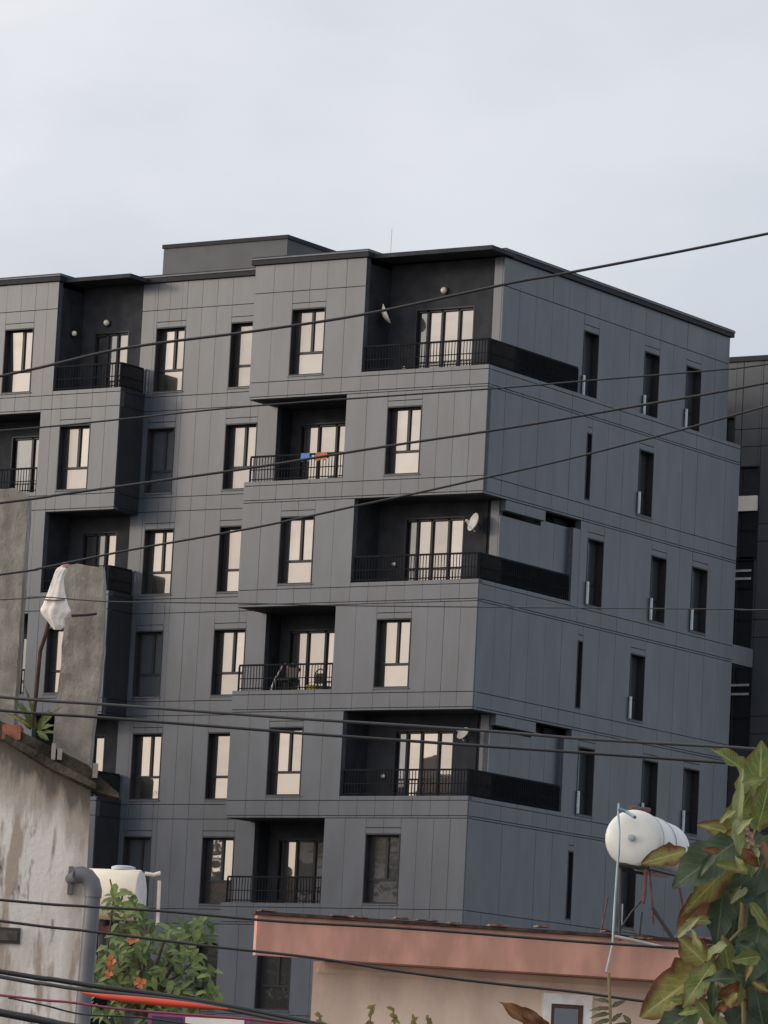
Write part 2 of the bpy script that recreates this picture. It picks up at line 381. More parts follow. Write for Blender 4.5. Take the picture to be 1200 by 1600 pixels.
def window(ax, pl, a0, a1, z0, z1, style, k, parent=bld):
    fr = MB(); D = .28; t = .028
    mapbox(fr, ax, pl, a0, a0+t, -.012, D, z0, z1); mapbox(fr, ax, pl, a1-t, a1, -.012, D, z0, z1)
    mapbox(fr, ax, pl, a0+t, a1-t, -.012, D, z1-t, z1); mapbox(fr, ax, pl, a0+t, a1-t, -.012, D, z0, z0+t)
    mapbox(fr, ax, pl, a0, a1, D, D+.04, z0, z1)
    f0, f1 = D-.075, D-.002; a, b = a0+t, a1-t; e = .05
    if style == 'slit':
        o = fr.build('window', METAL, parent)
        pb = MB(); mapbox(pb, ax, pl, a+.01, b-.01, D-.03, D-.012, z0+t, z1-t); pb.build('pane', DGLASS, o); return o
    zt = z0+.64
    mapbox(fr, ax, pl, a, a+e, f0, f1, z0+t, z1-t); mapbox(fr, ax, pl, b-e, b, f0, f1, z0+t, z1-t)
    mapbox(fr, ax, pl, a+e, b-e, f0, f1, z1-t-e, z1-t); mapbox(fr, ax, pl, a+e, b-e, f0, f1, z0+t, z0+t+.03)
    mapbox(fr, ax, pl, a+e, b-e, f0, f1, zt, zt+.07)
    narrow = (b-a) < .9 and style == 'std'
    m = (a+b)/2+.03
    if style == 'std' and not narrow: mapbox(fr, ax, pl, m-.04, m+.04, f0-.01, f1, zt+.07, z1-t-e)
    o = fr.build('window', METAL, parent)
    g = SGLASS if style == 'side' else SGLASS if k.get('dark') else GLASS
    def pane(pa, pb_, za, zb, tilt=0):
        mb = MB(); c = Vector(((pa+pb_)/2, pl+D-.03, za)) if ax == 'F' else Vector((pl-D+.03, (pa+pb_)/2, za))
        w2 = (pb_-pa)/2+.004
        if ax == 'F': mb.box(-w2, w2, -.008, .008, -.004, zb-za+.004)
        else: mb.box(-.008, .008, -w2, w2, -.004, zb-za+.004)
        q = mb.build('pane', g, o); q.location = c
        r = random.Random(int(abs(a0*1000+z0*77+pa*13)))
        q.rotation_euler = (tilt+r.uniform(-.006, .006), 0, r.uniform(-.012, .012)) if ax == 'F' else (0, r.uniform(-.006, .006), r.uniform(-.01, .01))
    if style == 'std' and not narrow:
        pane(a+e, m-.04, zt+.07, z1-t-e, .05 if k.get('tilt') else 0); pane(m+.04, b-e, zt+.07, z1-t-e, 0)
    else: pane(a+e, b-e, zt+.07, z1-t-e)
    pane(a+e, b-e, z0+t+.03, zt)
    sb = MB(); mapbox(sb, ax, pl, a0-.03, a1+.03, -.035, .0-.004, z0-.035, z0-.006); sb.build('sill', EDGE, o)
    if style == 'side':
        gb = MB(); mapbox(gb, ax, pl, a0-.02, a0+.06, -.075, -.03, z0+.02, z0+.66); gb.build('guard_edge_glint', PALE, o)  # pale strip: the reflection on the guard's edge put into its colour
    return o
for w in WINS: window(w[0], w[1], w[2], w[3], w[4], w[5], w[6], w[7])

def door(x0, x1, z0, z1, y, divs, dark=()):
    fr = MB(); D = .16; t = .04
    fr.box(x0, x0+t, y-.01, y+D, z0, z1); fr.box(x1-t, x1, y-.01, y+D, z0, z1); fr.box(x0+t, x1-t, y-.01, y+D, z1-t, z1); fr.box(x0, x1, y+D, y+D+.03, z0, z1)
    for d in divs[1:-1]: fr.box(d-.035, d+.035, y+.06, y+D-.002, z0, z1-t)
    fr.box(x0+t, x1-t, y+.06, y+D-.003, z1-t-.06, z1-t); fr.box(x0+t, x1-t, y+.06, y+D-.003, z0, z0+.05)
    o = fr.build('balcony_door', METAL, bld)
    for k, (a, b) in enumerate(zip(divs, divs[1:])):
        mb = MB(); a_, b_ = a+.036, b-.036; c = (a_+b_)/2
        mb.box(-(b_-a_)/2, (b_-a_)/2, -.008, .008, 0, z1-z0-.15)
        q = mb.build('pane', DGLASS if k in dark else GLASS, o); q.location = (c, y+D-.03, z0+.052); q.rotation_euler = (random.uniform(-.005, .005), 0, random.uniform(-.01, .01))
    return o
for i in (1, 3, 5, 7):
    s = S[i]
    door(-3.36, -1.38, s+.02, s+1.97, 1.3, (-3.32, -2.98, -2.5, -1.93, -1.42), (0,))
    door(-14.72, -13.44, s+.02, s+1.93, 1.25, (-14.68, -14.28, -13.9, -13.48), (0, 1))
for i in (2, 4, 6):
    s = S[i]
    door(-7.6, -5.0, s+.02, s+1.97, 1.95, (-7.56, -6.98, -6.36, -5.72, -5.04))
    door(-17.6, -16.1, s+.02, s+1.93, 1.25, (-17.56, -16.85, -16.14), (0, 1))
# railings
def railing(segs, z):
    r = MB(); bal = MB()
    for (ax, pl, a0, a1, bd) in segs:
        mapbox(r, ax, pl, a0, a1, -.005, .045, z+.7, z+.75); mapbox(r, ax, pl, a0, a1, .005, .035, z+.33, z+.355); mapbox(r, ax, pl, a0, a1, .005, .035, z+.05, z+.08)
        n = int((a1-a0)/.1)
        for k in range(n+1):
            a = a0+(a1-a0)*k/n
            mapbox(bal, ax, pl, a-.008, a+.008, .02-bd/2, .02+bd/2, z+.005, z+.7)
        for a in (a0, a1): mapbox(r, ax, pl, a-.02, a+.02, -.003, .043, z, z+.7)
    o = r.build('railing', RAILM, bld); bal.build('baluster', RAILM, o, 'stuff'); return o
for i in (1, 3, 5, 7):
    railing([('F', .06, -4.2, -.1, .02), ('R', -.06, .1, 4.85, .075)], S[i])
    railing([('F', .06, -15.15, -12.8, .02), ('R', -12.76, .1, 1.15, .075)], S[i])
for i in (2, 4, 6):
    railing([('F', .06, -7.95, -4.75, .02)], S[i]); railing([('F', .06, -19.5, -15.65, .02)], S[i])
# outdoor lamps of the balconies
def walllamp(x, y, z, nx, ny, r=.09):
    b = MB(); b.lathe([(0, 0), (r*1.25, 0), (r*1.25, .05), (0, .05)], (x, y, z), (nx, ny, 0), 16)
    o = b.build('wall_lamp', METAL, bld); m = MB(); m.ball((x+nx*.09, y+ny*.09, z), r); m.build('globe', GLOBE, o, smooth=True)
walllamp(-2.4, 1.3, 26.35, 0, -1); walllamp(-14.25, 1.25, 26.1, 0, -1); walllamp(-15.2, .75, 25.75, 1, 0, .08)
walllamp(-13.0+.03, 1.2, 23.72, 0, -1, .07)
for i in (1, 3, 5):
    m = MB(); m.ball((-3.62, 1.21, S[i]+.66 if i > 1 else S[i]+.28), .06); m.build('small_wall_light', WHITE, bld, smooth=True)  # small unlit wall light left of the corner balcony door

# satellite dishes and things kept on the balconies (street False: building coordinates)
def dish(x, y, z, ax, label, r=.3, arm=(0, 0, -1), feed=True):
    t = bpy.data.objects.new('satellite_dish', None); COL.objects.link(t); t.location = (BX+x, BY+y, z); ORG[t] = Vector((x, y, z))
    tag(t, label, 'satellite dish', 'satellite dishes on the balconies')
    A = Vector(ax).normalized(); c = Vector((x, y, z))
    prof = [(r*q, .42*r*q*q) for q in (0, .25, .5, .75, 1)]+[(r*q, .42*r*q*q-.012) for q in (1, .75, .5, .25, 0)]
    d = MB(); d.lathe(prof, c, A, 24); d.build('reflector', WHITE, t, smooth=True)
    if feed:
     a = MB(); f = c+A*.34+Vector(arm)*.05; a.tube([c+A*.02+Vector(arm)*r*.9, c+A*.2+Vector(arm)*r*.7, f], .014, 6)
     a.lathe([(0, 0), (.04, 0), (.04, .1), (0, .1)], f, -A, 10); a.build('feed_arm', WHITE, t)
    b = MB(); b.tube([c-A*.01, c-A*.12, c-A*.15-Vector((0, 0, .12))], .02, 6); b.build('bracket', RAILM, t)
R_ = Vector((rt.x, rt.y, 0)); Hd = Vector((fwd.x, fwd.y, 0)).normalized()
dish(-4.02, .6, 25.62, R_*.9+Hd*-.1+Vector((0, 0, .38)), 'white satellite dish seen edge on at the left of the topmost corner balcony', .3, feed=False)
dish(-.8, 1.0, 19.6, R_*-.75+Hd*-.35+Vector((0, 0, .25)), 'white satellite dish beside the bright door of the middle corner balcony', .27, (0, 0, -1))
dish(-.85, 1.0, 13.68, R_*-.6+Hd*-.5+Vector((0, 0, .5)), 'white satellite dish beside the door of the lowest corner balcony', .2, (0, 0, -1))
BLK_ = RAILM
def bthing(name, label, cat, x, y, z):
    t = bpy.data.objects.new(name, None); COL.objects.link(t); t.location = (BX+x, BY+y, z); ORG[t] = Vector((x, y, z)); return tag(t, label, cat)
s = S[4]
t = bthing('balcony_chair', 'dark chair with arched back behind the railing of a balcony with warm panes', 'chair', -7.0, 1.1, s)
CH = mat('dark chair', (.05, .035, .028), .6); CF = mat('dark green cushion', (.03, .05, .045), .9)
m = MB(); m.box(-7.25, -6.75, .85, 1.35, s+.38, s+.44); m.build('seat', CF, t)
m = MB(); m.tube([(-7.2, 1.33, s+.44), (-7.2, 1.36, s+.75), (-7.12, 1.37, s+.88), (-7.0, 1.37, s+.93), (-6.88, 1.37, s+.88), (-6.8, 1.36, s+.75), (-6.8, 1.33, s+.44)], .022, 8); m.box(-7.17, -6.83, 1.33, 1.36, s+.5, s+.8); m.build('backrest', CH, t)
for (x, y) in ((-7.22, .88), (-6.78, .88), (-7.22, 1.32), (-6.78, 1.32)):
    m = MB(); m.tube([(x, y, s), (x, y, s+.38)], .018, 6); m.build('leg', CH, t)
t = bthing('mop', 'grey mop with a pink hook leaning on a dark balcony wall', 'mop', -7.75, 1.75, s)
m = MB(); m.tube([(-7.72, 1.3, s+.02), (-7.68, 1.45, s+.45), (-7.62, 1.75, s+.92), (-7.55, 1.8, s+.97)], .03, 8); m.build('handle', mat('mop grey', (.5, .48, .5), .6), t)
m = MB(); m.ball((-7.46, 1.8, s+.86), .06); m.build('hook', mat('pink plastic', (.65, .16, .22), .4), t, smooth=True)

def drape(x0, x1, z, label, m):
    t = MB(); n = 8
    for k in range(n+1):
        x = x0+(x1-x0)*k/n; w_ = .012*math.sin(k*1.9)
        t.v += [(x, .03+w_, z-.22-.02*math.sin(k)), (x, .045+w_*.4, z+.008), (x, .115, z+.008), (x, .13-w_, z-.16)]
    for k in range(n):
        for q in range(3): a = k*4+q; t.f.append((a, a+4, a+5, a+1))
    o = t.build('towel', m, None, smooth=True); o.location = (BX, BY, 0); tag(o, label, 'towel', 'towels hung over a balcony rail')
drape(-6.2, -5.9, S[2]+.75, 'small blue towel over the rail of the second storey recessed balcony', mat('blue towel', (.08, .2, .45), .9))
drape(-5.7, -5.3, S[2]+.75, 'small rust orange towel over the rail right of the blue towel', mat('rust towel', (.38, .13, .07), .9))
t = bthing('yellow_tub', 'yellow green tub on the floor of the balcony with the dark chair', 'tub', -5.75, .6, S[4])
m = MB(); m.lathe([(0, 0), (.15, 0), (.19, .16), (.2, .16), (.2, .175), (.18, .175), (.14, .02), (0, .02)], (-5.75, .6, S[4]), (0, 0, 1), 20); m.build('basin', mat('yellow plastic', (.45, .42, .05), .5), t, smooth=True)
m = MB(); m.tube([(-5.95, .6, S[4]+.16), (-5.85, .6, S[4]+.28), (-5.65, .6, S[4]+.28), (-5.55, .6, S[4]+.16)], .008, 6); m.build('handle', BLK_, t)

# ------------------------------------------------------------------ rear wing
wing = bpy.data.objects.new('rear_building', None); COL.objects.link(wing); wing.location = (BX, BY, 0); ORG[wing] = Vector((0, 0, 0))
tag(wing, 'brownish grey building with stacked windows behind the right end of the dark block', 'building')
WP = mat('brown grey panel', (.056, .066, .082), .45, 0, .08, 1.2, .05, 9, .4, .04)
ww = MB(); wpan = []
wins2 = [(-2.67, -2.26, 24.66, 25.47), (-2.02, -1.31, 20.92, 23.88), (-2.0, -1.38, 18.1, 21.06), (-2.0, -1.3, 15.1, 17.9)]
clad('F', 18, -6, 1.6, 5, 27.2, wins2, [x for i in range(1, 8) for x in (S[i]+.6, S[i]+1.15)], .75, wpan, ww)
ww.box(-6, 1.6, 18.21, 30, 0, 27.1); ww.box(-6, 1.6, 18.05, 18.2, 0, 5)
ww.build('backing_wall', JOINT, wing); emit(wpan, wing, 'facade_panel', WP, 150)
c = MB(); c.box(-6.05, 1.65, 17.93, 30, 27.2, 27.36); c.build('roof_coping', CORN, wing)
for k, (a0, a1, z0, z1) in enumerate(wins2):
    f = MB(); D = .2
    f.box(a0, a0+.03, 17.99, 18.2, z0, z1); f.box(a1-.03, a1, 17.99, 18.2, z0, z1); f.box(a0+.03, a1-.03, 17.99, 18.2, z1-.03, z1); f.box(a0+.03, a1-.03, 17.99, 18.2, z0, z0+.03); f.box(a0, a1, 18.2, 18.205, z0, z1)
    zm = []
    if k: zm = [z0+(z1-z0)*.33, z0+(z1-z0)*.66]
    for z in zm: f.box(a0+.03, a1-.03, 18.1, 18.2, z-.03, z+.03)
    o = f.build('window', METAL, wing); edges = [z0+.03]+zm+[z1-.03]
    for za, zb in zip(edges, edges[1:]):
        p = MB(); p.box(a0+.035, a1-.035, 18.15, 18.165, za+.03, zb-.03); p.build('pane', GLASS if (k == 1 and za > z0+1.8) else DGLASS, o)
    if k == 1:
        p = MB(); p.box(a0+.02, a1-.02, 17.9, 18.0, 22.46, 22.93); p.build('white_panel', WHITE, o)
    if k >= 2:
        for z in ((20.3, 20.55) if k == 2 else (16.7, 16.98)):
            p = MB(); p.box(a0-.1, a1-.06, 17.9, 17.95, z, z+.07); p.build('white_rail', PALE, o)

# ------------------------------------------------------------------ neighbours behind and beside the camera, mirrored in the windows; the tall block is added for shade
NW = mat('pale neighbour plaster', (.6, .58, .55), .9, 0, .08, .6); NR = mat('neighbour roof tile', (.2, .09, .06), .9, 0, .2, 4)
def neighbour(x, y, w, d, h, rz, label, wallm=None, flat=False):
    t = bpy.data.objects.new('neighbour_house', None); COL.objects.link(t); t.location = (x, y, 0); t.rotation_euler = (0, 0, rz); ORG[t] = Vector((0, 0, 0))
    tag(t, label, 'house')
    MB().box(-w/2, w/2, -d/2, d/2, 0, h).build('wall', wallm or NW, t)
    if flat: MB().box(-w/2-.2, w/2+.2, -d/2-.2, d/2+.2, h, h+.4).build('roof', NR, t)
    else:
        r = MB(); e = .5; k = h+w*.22
        r.add([(-w/2-e, -d/2-e, h), (w/2+e, -d/2-e, h), (w/2+e, d/2+e, h), (-w/2-e, d/2+e, h), (0, -d/2-e, k), (0, d/2+e, k)], [(0, 3, 2, 1), (0, 1, 4), (2, 3, 5), (1, 2, 5, 4), (3, 0, 4, 5)]); r.build('roof', NR, t)
    for fl_ in range(int(h//3)):
        for q in range(int(w//3)):
            xx = -w/2+1.5+q*3; MB().box(xx-.5, xx+.5, d/2, d/2+.05, 1+fl_*3, 2.4+fl_*3).build('window', METAL, t)
neighbour(-166, 40, 34, 14, 36, -.873, 'unseen tall pale block added to the west to shade the lower facade', flat=True)  # unseen block added toward the sun to shade the lower storeys
neighbour(-111, 43, 17, 10, 15.5, -.6, 'larger pale gabled house across the street with the tallest tree')
neighbour(-126, 42, 12, 10, 12.5, -.63, 'smaller pale gabled house across the street near the tall block')
TL = mat('street tree foliage', (.04, .06, .025), .8, 0, .4, 3); TB = mat('street tree bark', (.06, .045, .03), .9)
def streettree(x, y, h, label, seed):
    r = random.Random(seed); t = bpy.data.objects.new('street_tree', None); COL.objects.link(t); t.location = (x, y, 0); ORG[t] = Vector((0, 0, 0)); tag(t, label, 'tree', 'trees across the street')
    m = MB(); m.tube([(0, 0, 0), (.1, 0, h*.4), (0, .1, h*.8)], [.3, .2, .06], 8); cl = []
    for k in range(9):
        a = r.uniform(0, 6.28); q = Vector((math.cos(a)*h*.22*r.random()**.5, math.sin(a)*h*.22*r.random()**.5, h*r.uniform(.5, .92))); cl.append(q); m.tube([(0, .05, h*.45), q], [.08, .02], 5)
    m.build('trunk', TB, t); c = MB()
    for k in range(2600):
        q = r.choice(cl); p = q+Vector((r.gauss(0, 1), r.gauss(0, 1), r.gauss(0, .8)))*h*.065; u = Vector((r.gauss(0, 1), r.gauss(0, 1), r.gauss(0, 1))).normalized()*.22; v = u.orthogonal().normalized()*.12
        c.add([p-u, p+v, p+u, p-v], [(0, 1, 2, 3)])
    c.build('crown', TL, t)
streettree(-105, 55, 17.5, 'tallest street tree before the larger gabled house', 1); streettree(-113, 57, 16, 'rounded street tree left of the tallest one', 2); streettree(-121, 54, 14.5, 'small street tree before the smaller gabled house', 3); streettree(-99, 48, 11, 'tree beside the larger gabled house', 5)

# ------------------------------------------------------------------ pink house
PK = mat('terracotta fascia paint', (.55, .30, .235), .85, 0, .13, 4, .2, 30, .3, 0, (1, 1, .45))
PW = mat('pink beige plaster', (.75, .59, .49), .9, 0, .1, 3, .25, 25, .3, 0, (1, 1, .5))
TERR = mat('weathered roof tile', (.2, .11, .085), .9, 0, .5, 18, .4, 40)
HY = 40.0; hr = .25                           # turned a little away from the camera
hb = P(399, 1492, HY)                          # lower left corner of the fascia
house = thing('pink_house', 'low pink beige house with terracotta painted roof fascia below the dark block', 'house', (hb.x, hb.y, 0))
house.rotation_euler = (0, 0, FR+hr); ORG[house] = Vector((0, 0, 0)); fz = hb.z
def pxh(px, py):                               # picture point -> house face coordinate
    d = rotz(ray(px, py), -FR); n = Vector((-math.sin(hr), math.cos(hr), 0)); o = Vector((0, 0, CAMZ)); h0 = Vector((hb.x, hb.y, 0))
    t = (h0-o).dot(n)/d.dot(n); q = o+d*t-h0
    return q.x*math.cos(hr)+q.y*math.sin(hr), q.z
fh = .345
def skbox(x0, x1, y0, y1, z0, z1, k=.26):
    b_ = MB().box(x0, x1, y0, y1, z0, z1); b_.v = [(v[0]+k*(v[1]-y0), v[1], v[2]) for v in b_.v]; return b_
m = skbox(.6, 5.2, 0, 6, fz, fz+fh); m.box(0, .6, 0, .1, fz, fz+fh); m.build('fascia', PK, house)
m = skbox(.62, 5.0, .42, 5.6, 0, fz-.004); m.build('wall', PW, house)
m = MB(); m.box(.66, 4.9, .405, .418, fz-.1, fz-.06); m.build('wall_moulding', PW, house)
m = skbox(.6, 5.25, -.04, 6.05, fz+fh+.002, fz+fh+.03); m.box(-.03, .6, -.04, .12, fz+fh+.002, fz+fh+.03); roofo = m.build('roof_edge', mat('dark roofing felt', (.05, .032, .03), .9, 0, .4, 12), house)
x = 0
while x < 5.1:
    w_ = random.uniform(.06, .22); h_ = random.uniform(.006, .02)
    m = MB(); m.box(x, x+w_, -.05-random.random()*.02, .1, fz+fh+.036, fz+fh+.036+h_); m.build('roof_tile', TERR, roofo).rotation_euler = (0, random.uniform(-.01, .01), 0)
    x += w_+random.choice((.02, .05, .3, .5))
wx0, wz1 = pxh(851, 1553); wx1, _ = pxh(928, 1556); wx0 += .1; wx1 += .1; wz1 += .025
m = MB()
for q in ((wx0, wx0+.075, wz1-1, wz1), (wx1-.075, wx1, wz1-1, wz1), (wx0+.075, wx1-.075, wz1-.09, wz1)): m.box(q[0], q[1], .36, .425, q[2], q[3])
wo = m.build('window', mat('white window paint', (.84, .85, .85), .5), house)
m = MB(); a, b = wx0+.076, wx1-.076
m.box(a, a+.035, .38, .42, wz1-1, wz1-.09); m.box(b-.035, b, .38, .42, wz1-1, wz1-.09); m.box(a+.035, b-.035, .38, .42, wz1-.125, wz1-.09); m.build('frame', mat('brown wood', (.09, .035, .025), .5), wo)
m = MB(); m.box(a+.035, b-.035, .395, .405, wz1-1, wz1-.125); m.build('pane', DGLASS, wo)

# ------------------------------------------------------------------ solar water tanks
TANK = mat('white tank enamel', (.56, .59, .59), .35, 0, .05, 4); TANKC = mat('cream tank', (.66, .62, .52), .45, 0, .06, 4)
GALV = mat('galvanised pipe', (.26, .33, .36), .5, .2); RED = mat('rusty red rod', (.10, .035, .032), .7, 0, .3, 20); BLK = mat('black stand iron', (.018, .018, .02), .6)
TY = 40.6
c0 = P(989, 1310, TY); k = TY/7177
base = P(1010, 1475, TY)
tank = thing('solar_water_tank', 'white horizontal water tank on a thin iron stand over the pink house roof', 'water tank', (base.x, TY, base.z))
Rr = 45*k; c1 = c0+Vector((.36, 1.35, .0)); axd = (c1-c0).normalized(); L = (c1-c0).length
m = MB(); m.lathe([(0, -.05), (Rr*.5, -.045), (Rr*.85, -.025), (Rr*.97, -.005), (Rr, .03), (Rr, .09)], c0, axd, 36); m.build('end_cap', TANK, tank, smooth=True)
m = MB(); m.lathe([(Rr*.985, .088), (Rr*.985, L*.96), (Rr*.9, L), (0, L+.04)], c0, axd, 36); m.build('tank_body', TANK, tank, smooth=True)
m = MB(); m.lathe([(Rr*.99, .1), (Rr*1.012, .105), (Rr*1.012, .125), (Rr*.99, .13)], c0, axd, 36); m.lathe([(Rr*.99, L*.5), (Rr*1.01, L*.5+.004), (Rr*1.01, L*.5+.02), (Rr*.99, L*.5+.024)], c0, axd, 36); m.build('strap', mat('tank seam', (.36, .38, .38), .5), tank, smooth=True)
m = MB(); m.lathe([(.03, -.06), (.03, -.085), (0, -.09)], c0, axd, 16); m.build('plug', GALV, tank)
m = MB(); q = P(967, 1270, TY-.05)
m.tube([P(967, 1255, TY-.1), P(966, 1272, TY-.1), P(968, 1300, TY-.32), P(967, 1335, TY-.3), P(965, 1350, TY-.3), P(960, 1420, TY-.3), P(957, 1475, TY-.45), P(947, 1520, TY-.9)], .0095, 8)
m.build('supply_pipe', GALV, tank, smooth=True)
m = MB(); m.tube([P(966, 1264, TY-.1), P(978, 1268, TY-.1), P(992, 1277, TY-.28)], .016, 8); m.build('valve_pipe', mat('blue grey pipe', (.12, .2, .28), .4), tank)
m = MB(); m.tube([P(985, 1263, TY+.2), P(1014, 1266, TY+.6)], .022, 8); m.build('top_collector', RED, tank)
m = MB()
m.tube([P(966, 1351, TY), P(1012, 1356, TY)], .022, 6); m.tube([P(1012, 1356, TY), P(1060, 1368, TY+1.2)], .02, 6); m.tube([P(967, 1358, TY+.02), P(1010, 1366, TY+.6)], .014, 6)
m.build('stand_beam', BLK, tank)
for pts, r, mm in (([P(1009, 1356, TY), P(1007, 1400, TY), P(1004, 1412, TY)], .017, RED), ([P(1015, 1356, TY+.1), P(1019, 1410, TY), P(1020, 1445, TY)], .011, RED),
                   ([P(1019, 1418, TY), P(1052, 1468, TY)], .018, BLK), ([P(1061, 1385, TY+1), P(1068, 1424, TY+1)], .013, RED), ([P(1004, 1405, TY), P(986, 1426, TY), P(970, 1450, TY)], .009, BLK),
                   ([P(1003, 1425, TY+.3), P(998, 1468, TY+.3)], .01, BLK), ([P(950, 1400, TY+1), P(937, 1468, TY+1)], .007, RED), ([P(970, 1352, TY+.02), P(968, 1470, TY)], .014, BLK)):
    m = MB(); m.tube(pts, r, 6); m.build('stand_leg', mm, tank)
m = MB(); m.tube([P(960, 1463, TY-.3), P(985, 1468, TY-.3), P(1010, 1474, TY-.3), P(1040, 1481, TY-.3), P(1054, 1483, TY-.3)], .014, 8); m.build('outlet_pipe', mat('pale plastic pipe', (.34, .34, .33), .5), tank)

CY = 46.0
base = P(190, 1455, CY)
ct = thing('cream_water_tank', 'cream water tank with grey end behind the drainpipe and green shrub', 'water tank', (base.x, CY, base.z-1))
a = P(128, 1396, CY); b = P(218, 1399, CY-.1); axd = (b-a).normalized(); L = (b-a).length; Rr = 39*CY/7177
m = MB(); m.lathe([(Rr*.9, -.05), (Rr, 0), (Rr, L), (Rr*.97, L+.012)], a, axd, 36); m.build('tank_body', TANKC, ct, smooth=True)
m = MB(); m.lathe([(Rr*.965, L+.006), (Rr*.93, L+.02), (Rr*.5, L+.035), (0, L+.04)], a, axd, 36); m.build('end_cap', mat('grey tank end', (.42, .47, .52), .5), ct, smooth=True)
m = MB(); q = P(193, 1356, CY); m.lathe([(.12, -.02), (.12, .008), (.08, .02), (0, .022)], q, (0, 0, 1), 20); m.build('lid', mat('grey lid', (.4, .45, .52), .5), ct)
m = MB(); m.tube([P(226, 1365, CY-.2), P(240, 1367, CY-.2), P(251, 1364, CY-.2)], .02, 8); m.tube([P(249, 1376, CY-.2), P(246, 1445, CY-.2)], .018, 8); m.build('pipe', mat('pale tank pipe', (.5, .49, .46), .5), ct)
m = MB(); m.tube([P(140, 1452, CY), P(238, 1460, CY)], .05, 8); m.build('stand_beam', RED, ct)
for px in (160, 226):
    m = MB(); m.tube([P(px, 1436, CY), P(px-4, 1560, CY)], .035, 6); m.build('stand_leg', BLK, ct)

# ------------------------------------------------------------------ weathered concrete house on the left
LY = 20.0
_a = P(60, 1190, 20.0); _h = P(60, 1600, 20.0); TOPL = _a.z+.56*(_a.x-_h.x)
def stained(name, base, light, stain, dark):
    m = bpy.data.materials.new(name); m.use_nodes = True; t = m.node_tree; b = t.nodes['Principled BSDF']; b.inputs['Roughness'].default_value = .92; b.inputs['Specular IOR Level'].default_value = .2
    c = t.nodes.new('ShaderNodeTexCoord')
    def nz(scale, sc, lo, hi, det=7):
        mp = t.nodes.new('ShaderNodeMapping'); mp.inputs['Scale'].default_value = sc; t.links.new(c.outputs['Object'], mp.inputs[0])
        n = t.nodes.new('ShaderNodeTexNoise'); n.inputs['Scale'].default_value = scale; n.inputs['Detail'].default_value = det; n.inputs['Roughness'].default_value = .6; t.links.new(mp.outputs[0], n.inputs['Vector'])
        r = t.nodes.new('ShaderNodeMapRange'); r.inputs['From Min'].default_value = lo; r.inputs['From Max'].default_value = hi; t.links.new(n.outputs['Fac'], r.inputs[0]); return r.outputs[0]
    def mix(f, a, bcol):
        x = t.nodes.new('ShaderNodeMix'); x.data_type = 'RGBA'; t.links.new(f, x.inputs['Factor'])
        if isinstance(a, tuple): x.inputs['A'].default_value = a+(1,)
        else: t.links.new(a, x.inputs['A'])
        x.inputs['B'].default_value = bcol+(1,); return x.outputs['Result']
    col = mix(nz(3, (1, 1, .5), .35, .65), base, light)
    col = mix(nz(5, (1, 1, .18), .5, .72), col, stain)
    col = mix(nz(9, (1, 1, .16), .54, .6, 4), col, stain)
    col = mix(nz(5.5, (1, 1, .3), .56, .61, 5), col, dark)
    sx = t.nodes.new('ShaderNodeSeparateXYZ'); t.links.new(c.outputs['Object'], sx.inputs[0])
    m1 = t.nodes.new('ShaderNodeMath'); m1.operation = 'MULTIPLY_ADD'; t.links.new(sx.outputs[0], m1.inputs[0]); m1.inputs[1].default_value = .56; t.links.new(sx.outputs[2], m1.inputs[2])
    m2 = t.nodes.new('ShaderNodeMath'); m2.operation = 'MULTIPLY_ADD'; t.links.new(nz(6, (1.6, 1, .35), 0, 1), m2.inputs[0]); m2.inputs[1].default_value = .55; t.links.new(m1.outputs[0], m2.inputs[2])
    for lo_, hi_, cc in ((TOPL-.02, TOPL+.1, stain), (TOPL+.12, TOPL+.2, dark)):
        r2 = t.nodes.new('ShaderNodeMapRange'); r2.inputs['From Min'].default_value = lo_; r2.inputs['From Max'].default_value = hi_; r2.inputs['To Max'].default_value = .85; t.links.new(m2.outputs[0], r2.inputs[0]); col = mix(r2.outputs[0], col, cc)
    t.links.new(col, b.inputs['Base Color'])
    bp = t.nodes.new('ShaderNodeBump'); bp.inputs['Strength'].default_value = .4; bp.inputs['Distance'].default_value = .01
    t.links.new(nz(40, (1, 1, 1), 0, 1, 8), bp.inputs['Height']); t.links.new(bp.outputs[0], b.inputs['Normal'])
    return m
PLAST = stained('stained plaster', (.60, .59, .575), (.69, .68, .67), (.36, .315, .275), (.12, .105, .095))
CONC = mat('rough concrete', (.21, .195, .172), .95, 0, .3, 16, .3, 110, .2, 0, (1, 1, .5), 'Object', (.33, .31, .28), .36, .64, 11)
MOSS = mat('mossy dark concrete', (.035, .032, .026), .95, 0, .5, 9, .8, 40, .1, 0, (1, 1, 1), 'Object', (.12, .105, .085), .35, .7)
hb2 = P(60, 1600, LY)
lh_ = thing('concrete_house', 'weathered plaster house with sloping mossy roof slab at the left edge', 'house', (hb2.x, LY, 0))
pl = [P(-160, 1640, LY), P(118, 1640, LY), P(130, 1480, LY), P(142, 1232, LY), P(60, 1186, LY), P(8, 1155, LY), P(-160, 1080, LY)]
m = MB(); m.prism([(p.x, p.z) for p in pl], LY, LY+3, -.32)
m.prism([(pl[0].x, 0), (pl[1].x, 0), (pl[1].x, pl[1].z-.01), (pl[0].x, pl[0].z-.01)], LY, LY+3, -.32)
m.build('wall', PLAST, lh_)
